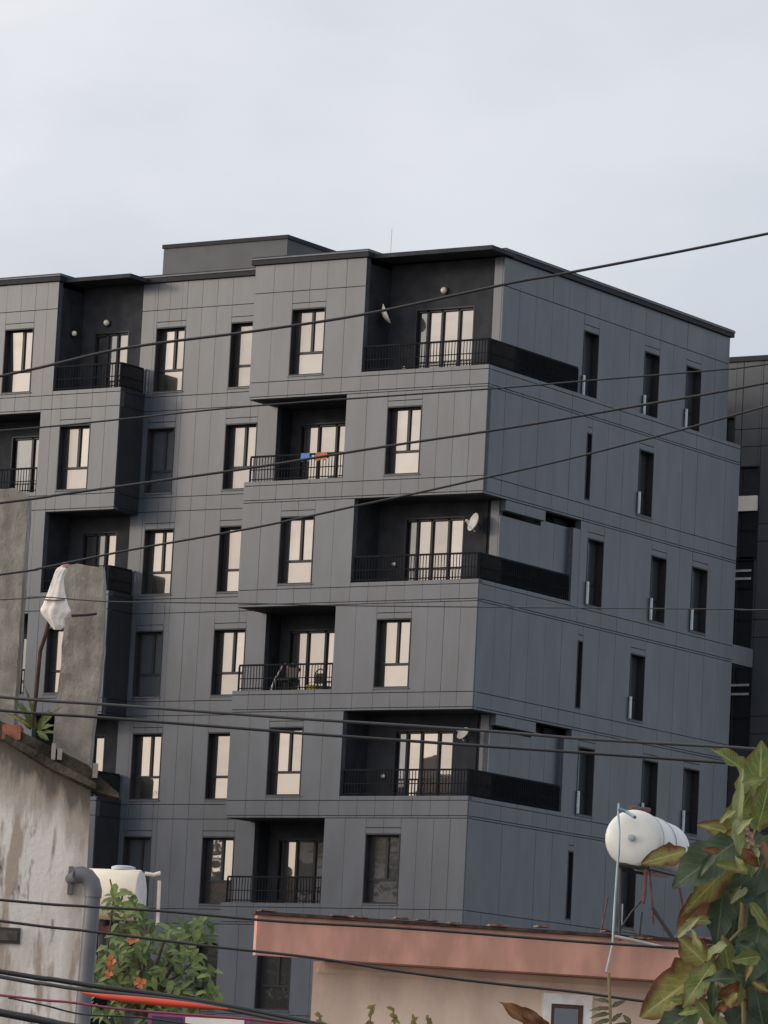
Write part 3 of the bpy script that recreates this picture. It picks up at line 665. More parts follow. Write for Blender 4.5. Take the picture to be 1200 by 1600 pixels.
# slab: a strip of uneven blocks along the slope
def lerp(a, b, t): return a+(b-a)*t
top = [P(-160, 1040, LY), P(24, 1140, LY), P(84, 1169, LY), P(139, 1197, LY), P(154, 1213, LY), P(187, 1241, LY)]
bot = [P(-160, 1088, LY), P(9, 1160, LY), P(84, 1207, LY), P(139, 1233, LY), P(160, 1241, LY), P(187, 1248, LY)]
m = MB(); m.prism([(p.x, p.z) for p in reversed(top[:4])]+[(p.x, p.z) for p in bot[:4]], LY-.06, LY+2.9, -.3)
m.prism([(p.x, p.z) for p in reversed(top[3:])]+[(p.x, p.z) for p in bot[3:]], LY-.06, LY+.12, -.02)
slab = m.build('roof_slab', MOSS, lh_)
m = MB(); m.prism([(p.x, p.z) for p in (P(9, 1160, LY), P(84, 1205, LY), P(152, 1236, LY), P(152, 1226, LY), P(84, 1190, LY), P(12, 1150, LY))], LY-.1, LY-.055); m.build('slab_lip', MOSS, slab)
for (x0, y0, x1, y1) in ((83, 1164, 88, 1190), (92, 1172, 98, 1190), (147, 1195, 153, 1218)):
    m = MB(); a, b = P(x0, y0, LY), P(x1, y1, LY); m.box(a.x, b.x, LY-.085, LY-.03, b.z, a.z); m.build('brick', CONC, slab)
m = MB(); a, b = P(6, 1138, LY), P(33, 1166, LY); m.box(a.x, b.x, LY-.08, LY+.1, b.z+.02, a.z+.01); m.build('brick', mat('terracotta brick', (.24, .10, .06), .9, 0, .3, 20), slab)
# vent
a, b = P(-14, 1448, LY), P(31, 1475, LY)
m = MB(); m.box(a.x, b.x, LY-.012, LY-.002, b.z, a.z); v = m.build('wall_vent', mat('dark vent frame', (.03, .024, .024), .7), lh_)
m = MB(); m.box(a.x+.01, b.x-.012, LY-.016, LY-.0125, b.z+.012, a.z-.012); m.build('grille', mat('vent inside', (.065, .055, .055), .8, 0, .3, 30), v)
# concrete columns standing on the roof
def column(pts_l, pts_r, dep, label, seed, depthY):
    b = P((pts_l[-1][0]+pts_r[-1][0])/2, pts_l[-1][1], depthY)
    rows = 26; cols = 7; mb = MB(); dn = 4
    yt, yb = (pts_l[0][1]+pts_r[0][1])/2, (pts_l[-1][1]+pts_r[-1][1])/2
    def interp(pts, f):
        n = len(pts)-1; k = min(int(f*n), n-1); u = f*n-k
        return pts[k][0]+(pts[k+1][0]-pts[k][0])*u, pts[k][1]+(pts[k+1][1]-pts[k][1])*u
    ring = []
    for i in range(rows+1):
        f = i/rows; L_ = P(*interp(pts_l, f), depthY); R2 = P(*interp(pts_r, f), depthY); row = []
        for j in range(cols+1): row.append(lerp(L_, R2, j/cols))
        for j in range(1, dn): row.append(R2+Vector((0, dep*j/dn, 0)))
        for j in range(cols+1): row.append(lerp(R2, L_, j/cols)+Vector((0, dep, 0)))
        for j in range(1, dn): row.append(L_+Vector((0, dep*(dn-j)/dn, 0)))
        for v in row:
            nn = noise.noise(v*14+Vector((seed, 0, 0)))*.004+noise.noise(v*45+Vector((seed, 3, 0)))*.0025
            v.x += nn; v.y += nn*1.4
            if i == 0: v.z += noise.noise(v*30)*.03
            ring.append(v)
    n = len(ring)//(rows+1); base = len(mb.v); mb.v += [tuple(v) for v in ring]
    for i in range(rows):
        for j in range(n): a = i*n+j; c = i*n+(j+1) % n; mb.f.append((a, a+n, c+n, c))
    mb.f.append(tuple(range(n))); mb.f.append(tuple((rows)*n+j for j in range(n-1, -1, -1)))
    return solo(mb, 'concrete_column', CONC, label, 'column', (b.x, depthY, b.z), 'bare concrete columns on the left roof')
column([(103, 884), (96, 935), (99, 985), (93, 1060), (86, 1110), (82, 1180)], [(161, 884), (162, 950), (161, 1010), (156, 1060), (146, 1125), (139, 1197)], .2, 'stained bare concrete column beside the hanging white cloth', 3, LY+.06)
column([(-40, 760), (-44, 900), (-50, 1110)], [(44, 772), (34, 930), (21, 1135)], .25, 'wider bare concrete column cut by the left edge', 9, LY+.08)
# cable stub and rebar pole with the cloth
m = MB(); m.tube([P(112, 962, LY), P(135, 961, LY-.01), P(151, 959, LY)], .006, 6); solo(m, 'tie_wire', BLK, 'short dark wire sticking out of the stained concrete column', 'wire', P(112, 962, LY))
m = MB(); m.tube([P(100, 884, LY-.1), P(88, 925, LY-.1), P(72, 990, LY-.1), P(63, 1017, LY-.1), P(56, 1090, LY-.1), P(50, 1136, LY-.1)], .0085, 8)
solo(m, 'rusty_rod', mat('rusted rebar', (.035, .013, .011), .85, 0, .4, 30), 'thin dark red rod standing in the plant below the white cloth', 'rod', P(50, 1136, LY-.1))
CL = mat('white cotton cloth', (.72, .69, .67), .9, 0, .06, 9, .3, 30)
levels = [(884, 97, 103, .6), (890, 88, 105, .7), (905, 82, 100, .7), (925, 75, 102, .6), (945, 67, 107, .5), (954, 63, 111, .45), (962, 66, 107, .5), (970, 73, 101, .6), (978, 79, 101, .6), (984, 84, 96, .5)]
def resample(L, k=5):
    o = []
    for i in range(len(L)-1):
        a, b, c, d = L[max(i-1, 0)], L[i], L[i+1], L[min(i+2, len(L)-1)]
        for q in range(k):
            t = q/k; o.append(tuple(.5*(2*b[j]+(c[j]-a[j])*t+(2*a[j]-5*b[j]+4*c[j]-d[j])*t*t+(3*b[j]-a[j]-3*c[j]+d[j])*t**3) for j in range(4)))
    return o+[L[-1]]
levels = resample(levels)
m = MB(); n = 48
for y, xl, xr, dp in levels:
    A, B = P(xl, y, LY-.13), P(xr, y, LY-.13); c = (A+B)/2; w2 = (B.x-A.x)/2
    for kk in range(n):
        th = 2*math.pi*kk/n; fold = 1+.10*math.sin(5*th+y*.05)+.07*math.sin(9*th+y*.11)+.12*noise.noise(Vector((th*1.3, y*.09, 2)))
        m.v.append((c.x+w2*math.cos(th)*(1 if abs(math.cos(th)) > .8 else fold), c.y+w2*dp*math.sin(th)*fold, c.z))
for i in range(len(levels)-1):
    for kk in range(n): a = i*n+kk; b = i*n+(kk+1) % n; m.f.append((a, b, b+n, a+n))
m.f.append(tuple(range(n))); m.f.append(tuple((len(levels)-1)*n+kk for kk in range(n)))
q = P(86, 984, LY-.13)
cl = solo(m, 'white_cloth', CL, 'white cloth hanging in a pointed bundle beside the concrete column', 'cloth', q, smooth=True)
m = MB(); m.tube([P(70, 937, LY-.155), P(86, 938, LY-.175), P(101, 937, LY-.155)], .004, 5); m.build('tie_string', mat('brown string', (.2, .15, .12), .9), cl)
m = MB(); m.ball(P(101, 884, LY-.13), .016); m.build('knot', mat('pink knot', (.55, .32, .3), .8), cl, smooth=True)
# drainpipe
PIPE = mat('grey drain plastic', (.11, .115, .135), .5, 0, .12, 5)
dp0 = P(130, 1600, LY-.12)
dr = thing('drainpipe', 'thick grey drainpipe with an elbow on the corner of the plaster house', 'drainpipe', (dp0.x, dp0.y, dp0.z))
m = MB(); m.tube([P(119, 1368, LY-.12), P(128, 1367, LY-.12), P(136, 1370, LY-.12), P(143, 1379, LY-.12), P(146, 1392, LY-.12), P(145, 1402, LY-.12)], .038, 18); m.build('elbow', PIPE, dr, smooth=True)
m = MB(); m.tube([P(145, 1401, LY-.12), P(133, 1540, LY-.12), P(122, 1680, LY-.12)], .0335, 18); m.build('pipe', PIPE, dr, smooth=True)
m = MB(); m.tube([P(111, 1373, LY), P(122, 1368, LY-.11)], .026, 14); m.build('spigot', PIPE, dr, smooth=True)
m = MB(); a, b = P(108, 1354, LY), P(113, 1398, LY); m.box(a.x, b.x, LY-.03, LY-.002, b.z, a.z); m.build('flange', PIPE, dr)

# ------------------------------------------------------------------ leaves and plants
def leafmat(name, a, b, edge, rib, edgew=.25, rough=.5, trans=.25):
    m = bpy.data.materials.new(name); m.use_nodes = True; t = m.node_tree; p = t.nodes['Principled BSDF']; p.inputs['Roughness'].default_value = rough; p.inputs['Specular IOR Level'].default_value = .35
    uv = t.nodes.new('ShaderNodeUVMap'); sp = t.nodes.new('ShaderNodeSeparateXYZ'); t.links.new(uv.outputs[0], sp.inputs[0])
    def math_(op, x, y=None):
        n = t.nodes.new('ShaderNodeMath'); n.operation = op
        for i, v in enumerate((x, y)):
            if v is None: continue
            if isinstance(v, (int, float)): n.inputs[i].default_value = v
            else: t.links.new(v, n.inputs[i])
        return n.outputs[0]
    ac = math_('ABSOLUTE', math_('SUBTRACT', sp.outputs[0], .5))      # 0 rib .. .5 edge
    tcn = t.nodes.new('ShaderNodeTexCoord'); nz = t.nodes.new('ShaderNodeTexNoise'); nz.inputs['Scale'].default_value = 26; nz.inputs['Detail'].default_value = 5
    oi = t.nodes.new('ShaderNodeObjectInfo'); ad = t.nodes.new('ShaderNodeVectorMath'); ad.operation = 'ADD'; t.links.new(tcn.outputs['Object'], ad.inputs[0]); t.links.new(oi.outputs['Random'], ad.inputs[1]); t.links.new(ad.outputs[0], nz.inputs['Vector'])
    def mix(f, A, B):
        x = t.nodes.new('ShaderNodeMix'); x.data_type = 'RGBA'; t.links.new(f, x.inputs['Factor'])
        for s_, v in (('A', A), ('B', B)):
            if isinstance(v, tuple): x.inputs[s_].default_value = v+(1,)
            else: t.links.new(v, x.inputs[s_])
        return x.outputs['Result']
    def rng(v, lo, hi):
        r = t.nodes.new('ShaderNodeMapRange'); r.inputs['From Min'].default_value = lo; r.inputs['From Max'].default_value = hi; t.links.new(v, r.inputs[0]); return r.outputs[0]
    col = mix(rng(nz.outputs['Fac'], .35, .65), a, b)
    # side veins
    vein = math_('SINE', math_('MULTIPLY', math_('SUBTRACT', sp.outputs[1], math_('MULTIPLY', ac, .5)), 62))
    col = mix(math_('MULTIPLY', rng(vein, .75, 1), .35), col, rib)
    e = math_('ADD', math_('ADD', ac, math_('MULTIPLY', math_('SUBTRACT', nz.outputs['Fac'], .5), .9)), math_('MULTIPLY', rng(sp.outputs[1], .55, 1.0), .12))
    col = mix(rng(e, .5-edgew, .5-edgew+.3), col, edge)
    n3 = t.nodes.new('ShaderNodeTexNoise'); n3.inputs['Scale'].default_value = 70; n3.inputs['Detail'].default_value = 3; t.links.new(ad.outputs[0], n3.inputs['Vector'])
    col = mix(math_('MULTIPLY', rng(n3.outputs['Fac'], .6, .7), edgew*1.6), col, edge)
    col = mix(rng(ac, .035, .015), col, rib)
    t.links.new(col, p.inputs['Base Color'])
    o = t.nodes['Material Output']; tr = t.nodes.new('ShaderNodeBsdfTranslucent'); t.links.new(col, tr.inputs[0]); ms = t.nodes.new('ShaderNodeMixShader'); ms.inputs[0].default_value = trans
    t.links.new(p.outputs[0], ms.inputs[1]); t.links.new(tr.outputs[0], ms.inputs[2]); t.links.new(ms.outputs[0], o.inputs[0])
    return m
LD = leafmat('dark green leaf', (.022, .046, .026), (.042, .072, .034), (.045, .06, .025), (.09, .12, .07), .02, .45, .12)
LO = leafmat('olive leaf', (.095, .14, .035), (.185, .225, .07), (.15, .07, .035), (.33, .35, .15), .17)
LB = leafmat('browning leaf', (.18, .185, .045), (.28, .275, .09), (.12, .055, .026), (.38, .37, .17), .32)
LP = leafmat('pale green leaf', (.16, .2, .085), (.24, .28, .14), (.14, .15, .05), (.3, .33, .2), .06)
LR = leafmat('dry brown leaf', (.14, .06, .025), (.22, .10, .045), (.07, .03, .015), (.2, .13, .07), .2)
def leafmesh(L, w, fold=.25, curl=.25, wav=.06, nu=10, nv=6, seed=0, point=1.0):
    vs, fs, uvs = [], [], []; rr = random.Random(seed); ph = rr.uniform(0, 6)
    for i in range(nu+1):
        t = i/nu; prof = math.sin(math.pi*min(1, (t*.96+.03))**.85)**.75*(1-.15*t*point)
        for j in range(nv+1):
            s_ = j/nv*2-1; ww_ = w*.5*prof*(1+.08*math.sin(t*21+ph)*abs(s_)+.35*noise.noise(Vector((t*7, (1 if s_ > 0 else -1)*3.3, seed*1.7)))*abs(s_))
            x = s_*ww_; z = abs(s_)**1.3*ww_*fold+L*(-curl*t*t)+wav*w*math.sin(t*13+ph+s_*1.5)*abs(s_)
            vs.append((x, L*t*(1-.12*curl*t), z)); uvs.append((j/nv, t))
    for i in range(nu):
        for j in range(nv):
            a = i*(nv+1)+j; fs.append((a, a+1, a+nv+2, a+nv+1))
    me = bpy.data.meshes.new('leaf'); me.from_pydata(vs, [], fs); uvl = me.uv_layers.new(name='UVMap')
    for lp in me.loops: uvl.data[lp.index].uv = uvs[lp.vertex_index]
    for p in me.polygons: p.use_smooth = True
    return me
def place_leaf(me, m, parent, base, tip, facing, name='leaf', wid=None):
    o = bpy.data.objects.new(name, me); COL.objects.link(o)
    if not me.materials: me.materials.append(m)
    y = (tip-base); L = y.length; y = y.normalized(); z = (facing-y*facing.dot(y)).normalized(); x = y.cross(z)
    o.parent = parent; Mx = Matrix((x, y, z)).transposed().to_4x4(); Mx.translation = base-ORG[parent]; o.matrix_local = Mx
    ORG[o] = ORG[parent]; return o
PY = 10.5
bp_ = P(1168, 1640, PY)
plant = thing('broad_leaved_plant', 'big leaved plant with yellowing brown edged leaves at the lower right corner', 'plant', (bp_.x, PY, 0))
ORG[plant] = Vector((bp_.x, PY, 0))
spec = [((1150,1316),(1054,1380),66,LD,(-.1,.35)), ((1072,1330),(1005,1347),34,LB,(.1,.2)), ((1145,1304),(1094,1286),30,LB,(.2,.5)), ((1152,1314),(1156,1203),18,LP,(-.6,.1)),
 ((1186,1300),(1159,1193),17,LP,(.6,.1)), ((1184,1296),(1192,1162),74,LO,(.1,.2)), ((1184,1292),(1208,1212),44,LO,(.4,.1)), ((1152,1338),(1070,1428),38,LB,(.5,.3)),
 ((1168,1338),(1142,1470),92,LD,(0,.25)), ((1192,1340),(1205,1448),84,LD,(.1,.1)), ((1112,1398),(1062,1452),44,LR,(.1,.2)), ((1058,1464),(1091,1433),13,LP,(0,.4)),
 ((1112,1516),(1064,1466),48,LB,(0,.3)), ((1112,1508),(1004,1584),70,LB,(.1,.35)), ((1114,1506),(1068,1570),36,LO,(-.1,.3)), ((1150,1572),(1131,1466),46,LO,(0,.1)),
 ((1155,1574),(1192,1506),30,LR,(-.2,.1)), ((1092,1576),(1016,1622),44,LD,(0,.5)), ((1196,1624),(1180,1532),46,LD,(.2,.3)), ((1142,1556),(1098,1526),30,LR,(.2,.4)),
 ((1200,1330),(1170,1400),60,LD,(.3,.3)), ((1130,1390),(1120,1480),40,LD,(0,.2)), ((1190,1440),(1165,1540),60,LD,(.1,.1)), ((1140,1300),(1172,1240),40,LO,(.2,.3)), ((1205,1500),(1190,1580),50,LD,(0,.2)), ((1120,1600),(1090,1560),34,LO,(0,.4)), ((1160,1600),(1110,1640),50,LD,(0,.5)), ((1150,1480),(1110,1500),30,LD,(.1,.4))]
facing0 = Vector((0, -1, 0))
for kk, (b, t_, w_, mm, (fx, fz_)) in enumerate(spec):
    Yk = PY+((kk*37) % 11-5)*.018
    B, T = P(*b, Yk), P(*t_, Yk-.03); L = (T-B).length
    me = leafmesh(L*1.04, w_*Yk/7177*1.12, .22 if w_ > 20 else .5, .10, .07, seed=kk)
    place_leaf(me, mm, plant, B, T, Vector((fx, -1, fz_)))
rr = random.Random(4)
for kk in range(46):
    bx, by = rr.uniform(1120, 1230), rr.uniform(1290, 1640)
    if bx < 1150 and by < 1380: continue
    an = rr.uniform(0, 6.28); l = rr.uniform(60, 110); Yk = PY+rr.uniform(.12, .4)
    me = leafmesh(l*Yk/7177, l*.5*Yk/7177, .25, .2, .06, seed=100+kk)
    place_leaf(me, rr.choice((LD, LD, LD, LO)), plant, P(bx, by, Yk), P(max(1090, bx+l*math.cos(an)), by+l*math.sin(an), Yk+rr.uniform(-.05, .05)), Vector((rr.uniform(-.4, .4), -1, rr.uniform(0, .8))))
rr = random.Random(8)
for kk in range(34):
    bx, by = rr.uniform(1085, 1200), rr.uniform(1200, 1600)
    if by < 1300: bx = max(bx, 1150)
    elif by < 1460: bx = max(bx, 1110)
    an = rr.uniform(0, 6.28); l = rr.uniform(28, 62); Yk = PY-rr.uniform(.02, .22)
    me = leafmesh(l*Yk/7177, l*rr.uniform(.3, .55)*Yk/7177, rr.uniform(.2, .7), rr.uniform(.1, .5), .12, seed=800+kk)
    place_leaf(me, rr.choice((LB, LO, LO, LR, LD, LP)), plant, P(bx, by, Yk), P(max(1040, bx+l*math.cos(an)), by+l*math.sin(an), Yk+rr.uniform(-.04, .04)), Vector((rr.uniform(-.7, .7), -1, rr.uniform(-.2, .9))))
STEM = mat('plant stem', (.16, .13, .07), .8)
m = MB()
m.tube([P(1168, 1700, PY+.05), P(1166, 1560, PY+.03), P(1160, 1450, PY+.03), P(1168, 1340, PY+.02), P(1182, 1296, PY)], [.012, .011, .01, .008, .005], 8)
for a, b in (((1160, 1450), (1112, 1508)), ((1166, 1560), (1150, 1572)), ((1168, 1340), (1150, 1316)), ((1164, 1360), (1152, 1338)), ((1166, 1560), (1100, 1575))):
    m.tube([P(*a, PY+.02), P((a[0]+b[0])/2, (a[1]+b[1])/2-4, PY), P(*b, PY)], .004, 6)
m.tube([P(1168, 1700, PY+.05), Vector((P(1168, 1700, PY+.05).x, PY+.05, 0))], .013, 8)
m.build('stem', STEM, plant, smooth=True)
BUDL = leafmat('dry pinkish bract', (.36, .24, .2), (.5, .36, .3), (.18, .09, .06), (.5, .38, .3), .18)
for (px, py, r) in ((1166, 1300, 7), (1172, 1312, 6), (1158, 1322, 5), (1090, 1555, 9), (1100, 1545, 7), (1078, 1562, 7), (1190, 1478, 8), (1196, 1486, 6), (1118, 1532, 8)):
    for q in range(3):
        an = q*2.1+px; k_ = r*2.2*PY/7177; B = P(px, py, PY-.05); me = leafmesh(k_, k_*.7, .6, .5, .2, 6, 4, seed=700+px+q)
        place_leaf(me, BUDL, plant, B, B+Vector((math.cos(an)*k_, -.004, math.sin(an)*k_)), Vector((math.sin(an)*.5, -1, .5)), 'bract')

# dry leaf and frond in front of the pink house
DY = 12.0
b = P(848, 1630, DY); dl = thing('dry_leaf_sprig', 'curled dry brown leaf in front of the white window', 'plant', (b.x, DY, 0))
for kk, (bb, tt, w_) in enumerate((((845, 1616), (781, 1561), 30), ((852, 1612), (808, 1570), 22), ((858, 1618), (838, 1586), 18), ((862, 1625), (850, 1592), 14))):
    me = leafmesh((P(*tt, DY)-P(*bb, DY)).length, w_*DY/7177, .7, .1, .15, seed=300+kk); place_leaf(me, LR, dl, P(*bb, DY+kk*.01), P(*tt, DY+kk*.01), Vector((.3, -1, .4)))
m = MB(); m.tube([P(846, 1616, DY), P(852, 1680, DY), Vector((b.x, DY, 0))], .005, 6); m.build('stem', STEM, dl)
FD = leafmat('dark frond leaf', (.05, .055, .03), (.08, .08, .04), (.07, .045, .03), (.12, .12, .07), .1)
b = P(955, 1640, DY); fd = thing('small_frond', 'small dark frond with curved leaflets right of the white window', 'plant', (b.x, DY, 0))
m = MB(); m.tube([P(951, 1520, DY), P(953, 1560, DY), P(955, 1640, DY), Vector((b.x, DY, 0))], .004, 6); m.build('stem', STEM, fd)
for kk, (bb, tt) in enumerate((((953, 1566), (928, 1558)), ((953, 1576), (920, 1574)), ((954, 1584), (920, 1586)), ((954, 1594), (924, 1598)), ((956, 1574), (978, 1560)), ((957, 1596), (972, 1580)), ((985, 1600), (975, 1584)), ((956, 1604), (990, 1596)))):
    me = leafmesh((P(*tt, DY)-P(*bb, DY)).length, 9*DY/7177, .3, .3, .05, 8, 2, seed=330+kk); place_leaf(me, FD, fd, P(*bb, DY), P(*tt, DY), Vector((0, -1, .6)))
TW = leafmat('yellow twig leaf', (.16, .15, .03), (.26, .24, .06), (.14, .07, .03), (.25, .24, .1), .1)
def twig(px, py, h, label, seed):
    b = P(px, py, DY+3); t = thing('flowering_twig', label, 'plant', (b.x, DY+3, 0), group='twigs in front of the pink wall'); r_ = random.Random(seed)
    tipp = P(px+r_.uniform(-8, 8), py-h, DY+3); m = MB(); m.tube([Vector((b.x, DY+3, 0)), b, tipp], .0035, 5); m.build('stem', STEM, t)
    for kk in range(13):
        f = r_.uniform(.1, 1); c = lerp(b, tipp, f); an = r_.uniform(0, 6.28); l = r_.uniform(.012, .024)
        me = leafmesh(l, l*.6, .3, .2, .05, 4, 2, seed=seed*50+kk); place_leaf(me, LR if kk % 5 == 4 else TW, t, c, c+Vector((l*math.cos(an), -.005, l*math.sin(an))), Vector((0, -1, .3)))
twig(505, 1612, 28, 'thin pale twig beside the left end of the pink wall', 1)
twig(575, 1612, 42, 'yellow green twig second from the left before the pink wall', 2)
twig(618, 1612, 36, 'leafy twig with a red tip in the middle of the pink wall', 3)
twig(672, 1612, 26, 'short yellow twig rightmost in front of the pink wall', 4)
twig(645, 1614, 22, 'low twig between the red tipped twig and the short yellow twig', 5)

# roof plant by the concrete column
GP = leafmat('strap leaf', (.05, .085, .02), (.11, .15, .04), (.13, .13, .04), (.16, .2, .08), .08)
b = P(50, 1142, LY-.02); rp = thing('strap_leaved_plant', 'small plant with arching green leaves on the mossy roof slab', 'plant', (b.x, LY-.02, b.z))
rr = random.Random(12)
for kk, (bb, tt, w_) in enumerate((((58,1140),(72,1112),9),((60,1142),(84,1104),8),((58,1142),(73,1150),8),((54,1140),(40,1100),8),((52,1140),(28,1090),7),((60,1138),(66,1122),10),((62,1140),(78,1130),9),((50,1138),(20,1112),9),((56,1136),(46,1075),6),((64,1146),(82,1140),8),((48,1140),(36,1122),10),((60,1145),(70,1152),9))):
    Yk = LY-.05+rr.uniform(-.05, .05); B, T = P(*bb, Yk), P(*tt, Yk-.05)
    me = leafmesh((T-B).length*1.1, w_*LY/7177, .3, .3, .05, 8, 2, seed=400+kk); place_leaf(me, GP if kk != 7 else LB, rp, B, T, Vector((rr.uniform(-.4, .4), -1, .6)))

# green shrub with orange blossoms
GL = leafmat('fresh green leaf', (.14, .2, .06), (.23, .3, .11), (.1, .15, .05), (.3, .36, .18), .03, .5, .4)
GL2 = leafmat('mid green leaf', (.06, .1, .035), (.11, .16, .05), (.06, .1, .03), (.16, .2, .09), .03, .5, .3)
SY = 33.0
b = P(235, 1640, SY); sh = thing('orange_flowering_shrub', 'green shrub with orange blossoms between the drainpipe and the dark block', 'shrub', (b.x, SY, 0))
lm = [leafmesh(.1, .05, .25, .35, .06, 5, 2, seed=500+q) for q in range(8)]
for q, me in enumerate(lm): me.materials.append(GL if q % 3 else GL2)
clusters = [(165,1520,30,40),(190,1490,34,30),(225,1500,38,40),(205,1545,44,30),(255,1535,34,36),(285,1465,40,26),(310,1462,22,34),(262,1455,28,22),(300,1505,26,28),(290,1560,44,22),(330,1550,20,14),(165,1572,26,22),(240,1575,50,18),(318,1530,18,22),(180,1400,9,24),(195,1395,16,8),(190,1412,22,12),(200,1440,30,16),(212,1415,12,14),(175,1425,14,12),(205,1420,10,8),(322,1440,4,14),(228,1480,20,20)]
rr = random.Random(21); cnt = 0; extra = MB(); exuv = []
tot = sum(c[2]*c[3] for c in clusters)
for ci, (cx_, cy_, rx, ry) in enumerate(clusters):
    nn = max(7, int(560*rx*ry/tot))
    for q in range(nn):
        a = rr.uniform(0, 6.28); rad = math.sqrt(rr.random()); px, py = cx_+rx*rad*math.cos(a), cy_+ry*rad*math.sin(a)
        Yk = SY+rr.uniform(-.35, .35); B = P(px, py, Yk); an = rr.uniform(0, 6.28)
        T = B+Vector((math.cos(an), rr.uniform(-.7, .2), math.sin(an)*.6-.35)).normalized()*.1*rr.uniform(.7, 1.25)
        if cnt < 300 and (q % 2 == 0 or nn < 12):
            o = place_leaf(lm[rr.randrange(8)], None, sh, B, T, Vector((rr.uniform(-.5, .5), -.7, 1))); o.scale = (rr.uniform(.8, 1.2),)*3; cnt += 1
        else: exuv.append((B, T, Vector((rr.uniform(-.5, .5), -.7, 1))))
vs, fs, uvs = [], [], []
for B, T, fc in exuv:
    y = (T-B).normalized(); z = (fc-y*fc.dot(y)).normalized(); x = y.cross(z); n0 = len(vs); src = lm[0]
    for v in src.vertices: vs.append(tuple(B+x*v.co.x+y*v.co.y+z*v.co.z-ORG[sh]))
    for p in src.polygons: fs.append(tuple(n0+i for i in p.vertices))
me = bpy.data.meshes.new('leaf'); me.from_pydata(vs, [], fs); uvl = me.uv_layers.new(name='UVMap')
su = {}
for lp in lm[0].loops: su[lp.vertex_index] = tuple(lm[0].uv_layers[0].data[lp.index].uv)
nvs = len(lm[0].vertices)
for lp in me.loops: uvl.data[lp.index].uv = su[lp.vertex_index % nvs]
me.materials.append(GL2)
for p in me.polygons: p.use_smooth = True
ex = bpy.data.objects.new('leaf', me); COL.objects.link(ex); ex.parent = sh; ex['kind'] = 'stuff'
m = MB(); rb = P(225, 1650, SY)
m.tube([Vector((rb.x, SY, 0)), rb, P(222, 1560, SY), P(215, 1490, SY)], [.05, .04, .025, .01], 8)
for c in clusters[:14]: m.tube([P(222, 1590, SY), P((222+c[0])/2, (1570+c[1])/2, SY), P(c[0], c[1], SY)], [.02, .014, .006], 6)
m.tube([P(165, 1520, SY), P(172, 1450, SY-.1), P(178, 1400, SY-.1), P(172, 1374, SY-.1)], .006, 5)
m.build('trunk', mat('shrub bark', (.07, .055, .04), .9), sh)
OR = leafmat('orange petal', (.45, .13, .05), (.55, .2, .09), (.4, .08, .03), (.5, .2, .1), .05)
for (px, py) in ((173, 1502), (171, 1519), (218, 1536), (207, 1468)):
    for q in range(4):
        an = q*1.5+px+rr.uniform(-.4, .4); B = P(px+rr.uniform(-4, 4), py+rr.uniform(-4, 4), SY-.42); T = B+Vector((math.cos(an)*.04, rr.uniform(-.06, .0), math.sin(an)*.04))
        me = leafmesh(.045, .045, .3, .2, .05, 4, 2, seed=600+q); place_leaf(me, OR, sh, B, T, Vector((0, -1, .3)), 'petal')

# ------------------------------------------------------------------ overhead cables
CB = mat('black cable', (.012, .012, .015), .5); CBG = mat('grey cable', (.035, .036, .04), .5)
def cable(pts, Y, thick, m, label, name='overhead_cable', ext=1.0, cat='cable'):
    p0, p1 = pts[0], pts[1]; q0, q1 = pts[-2], pts[-1]
    full = list(pts)
    if ext:
        full = [(p0[0]-(p1[0]-p0[0])/max(1, abs(p1[0]-p0[0]))*600, p0[1]-(p1[1]-p0[1])/max(1, abs(p1[0]-p0[0]))*600-12)]+full+[(q1[0]+600*(q1[0]-q0[0])/max(1, abs(q1[0]-q0[0])), q1[1]+600*(q1[1]-q0[1])/max(1, abs(q1[0]-q0[0]))-12)]
    # smooth through the points
    P3 = [P(x, y, Y) for x, y in full]; fine = []
    for i in range(len(P3)-1):
        a, b, c, d = P3[max(i-1, 0)], P3[i], P3[i+1], P3[min(i+2, len(P3)-1)]
        for k in range(5):
            t = k/5; fine.append(.5*((2*b)+(c-a)*t+(2*a-5*b+4*c-d)*t*t+(3*b-a-3*c+d)*t**3))
    fine.append(P3[-1])
    mb = MB(); mb.tube(fine, thick*.88*Y/7177/2, 8)
    return solo(mb, name, m, label, cat, P3[1] if ext else P3[0], 'overhead cables crossing the view', True)
cable([(0,588),(190,545),(400,517),(575,490),(800,442),(895,425),(1200,365)], 15, 5.2, CB, 'black cable rising right across the topmost balconies into the sky')
cable([(0,673),(190,655),(400,634),(760,608),(917,595),(1133,577),(1200,569)], 17, 3.2, CB, 'thin cable passing under the topmost right flank windows')
cable([(0,786),(100,772),(273,748),(400,730),(600,698),(800,668),(1003,633),(1200,598)], 15.6, 4.6, CB, 'black cable crossing in front of the second storey doors')
cable([(0,898),(63,888),(200,860),(400,824),(550,792),(640,773),(743,750),(917,710),(1200,634)], 16.2, 4.0, CB, 'black cable rising from the hanging white cloth to the right')
cable([(0,937),(67,933),(173,940),(400,943),(523,946),(800,949),(1143,952),(1200,953)], 19, 2.2, CBG, 'very thin level cable crossing below the middle corner balcony')
cable([(0,1089),(153,1100),(400,1118),(500,1125),(745,1141),(920,1155),(1150,1168),(1200,1171)], 14.6, 5.4, CBG, 'upper of the two parallel cables above the lowest corner balcony')
cable([(0,1110),(143,1120),(400,1140),(500,1148),(745,1165),(906,1176),(1150,1193),(1200,1197)], 14.2, 5.4, CB, 'lower of the two parallel cables crossing the lowest corner balcony')
cable([(0,1406),(130,1416),(260,1424),(440,1440),(640,1451),(900,1471),(1050,1481),(1200,1492)], 15, 5.0, CB, 'black cable running along the top of the terracotta fascia')
cable([(0,1439),(130,1454),(260,1470),(340,1480),(493,1497),(640,1520),(775,1537),(900,1550),(1002,1564),(1200,1588)], 14.4, 5.0, CB, 'black cable crossing the pink wall under the fascia')
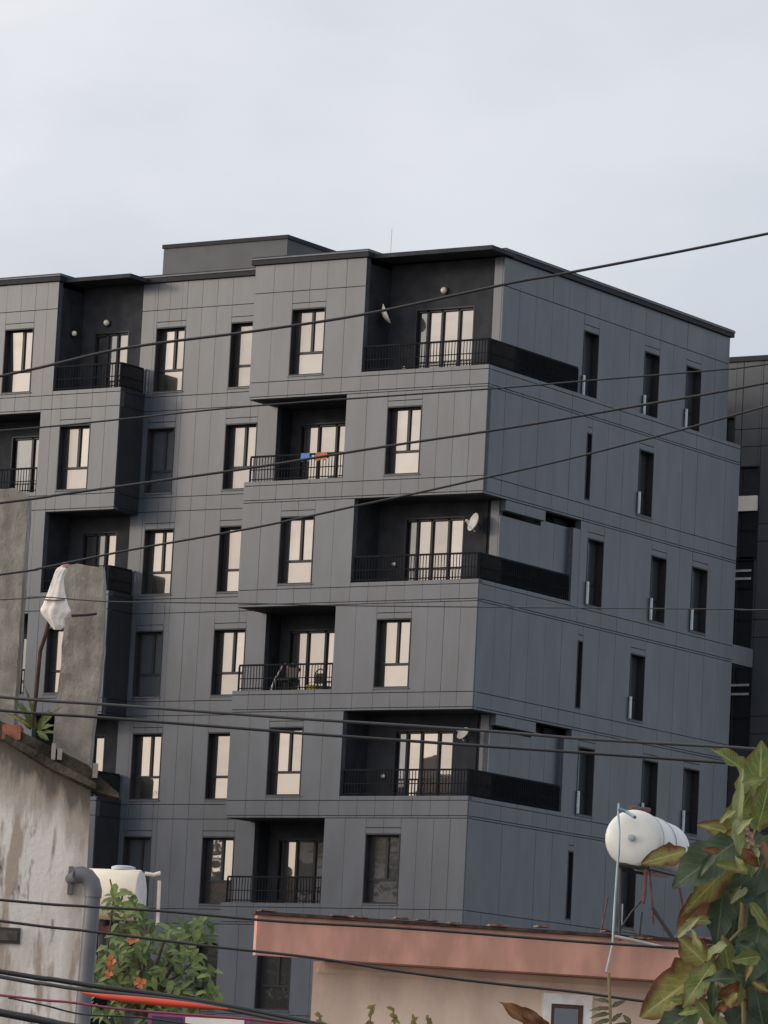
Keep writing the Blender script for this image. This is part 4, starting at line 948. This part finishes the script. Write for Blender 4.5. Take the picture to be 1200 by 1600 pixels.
cable([(0,1518),(80,1530),(150,1541),(260,1556),(355,1572),(467,1594),(560,1612)], 13.6, 9, CB, 'thick upper strand of the dark cable bundle by the drainpipe')
cable([(0,1526),(60,1536),(140,1548),(260,1561),(355,1577),(467,1600),(560,1618)], 13.5, 7, CBG, 'grey lower strand of the dark cable bundle by the drainpipe')
cable([(0,1555),(108,1566),(190,1577),(260,1583),(380,1592),(500,1603)], 13.4, 4.5, mat('magenta cable', (.2, .03, .06), .5), 'thin crimson cable below the dark bundle')
cable([(13,1559),(70,1571),(130,1585),(220,1590),(330,1606)], 13.8, 3.2, CB, 'thin black cable branching under the crimson cable', ext=0)
cable([(0,1582),(40,1589),(82,1598),(160,1612)], 13.0, 14, CB, 'thick black cable at the bottom left corner')
m = MB(); pts = [(128,1551),(160,1557),(210,1562),(260,1567),(310,1572),(356,1577)]; rd = [.002, .008, .0105, .0105, .008, .002]
m.tube([P(x, y, 13.3) for x, y in pts], rd, 10); solo(m, 'red_hose', mat('bright red plastic', (.55, .06, .025), .45), 'bright red sleeve lying along the dark cable bundle', 'cable sleeve', P(128, 1551, 13.3), smooth=True)
b = P(310, 1640, 14.5); sg = thing('sign_board', 'sign board with a magenta rim and white field at the bottom edge', 'sign', (b.x, 14.5, 0))
a0, a1, zt = P(232, 1585, 14.5), P(388, 1593, 14.5), P(310, 1586, 14.5).z
m = MB(); m.box(a0.x, a1.x, 14.5, 14.54, zt-.5, zt); m.build('rim', mat('magenta rim', (.25, .05, .2), .5), sg)
m = MB(); xm = P(288, 1590, 14.5).x; m.box(a0.x+.012, xm-.006, 14.492, 14.4995, zt-.49, zt-.01); m.build('dark_field', mat('sign dark field', (.03, .03, .05), .6), sg)
m = MB(); m.box(xm+.004, a1.x-.012, 14.492, 14.4995, zt-.49, zt-.008); m.build('white_field', WHITE, sg)
for xx in (a0.x+.05, a1.x-.05):
    m = MB(); m.tube([(xx, 14.56, 0), (xx, 14.56, zt-.05)], .02, 8); m.build('post', BLK, sg)
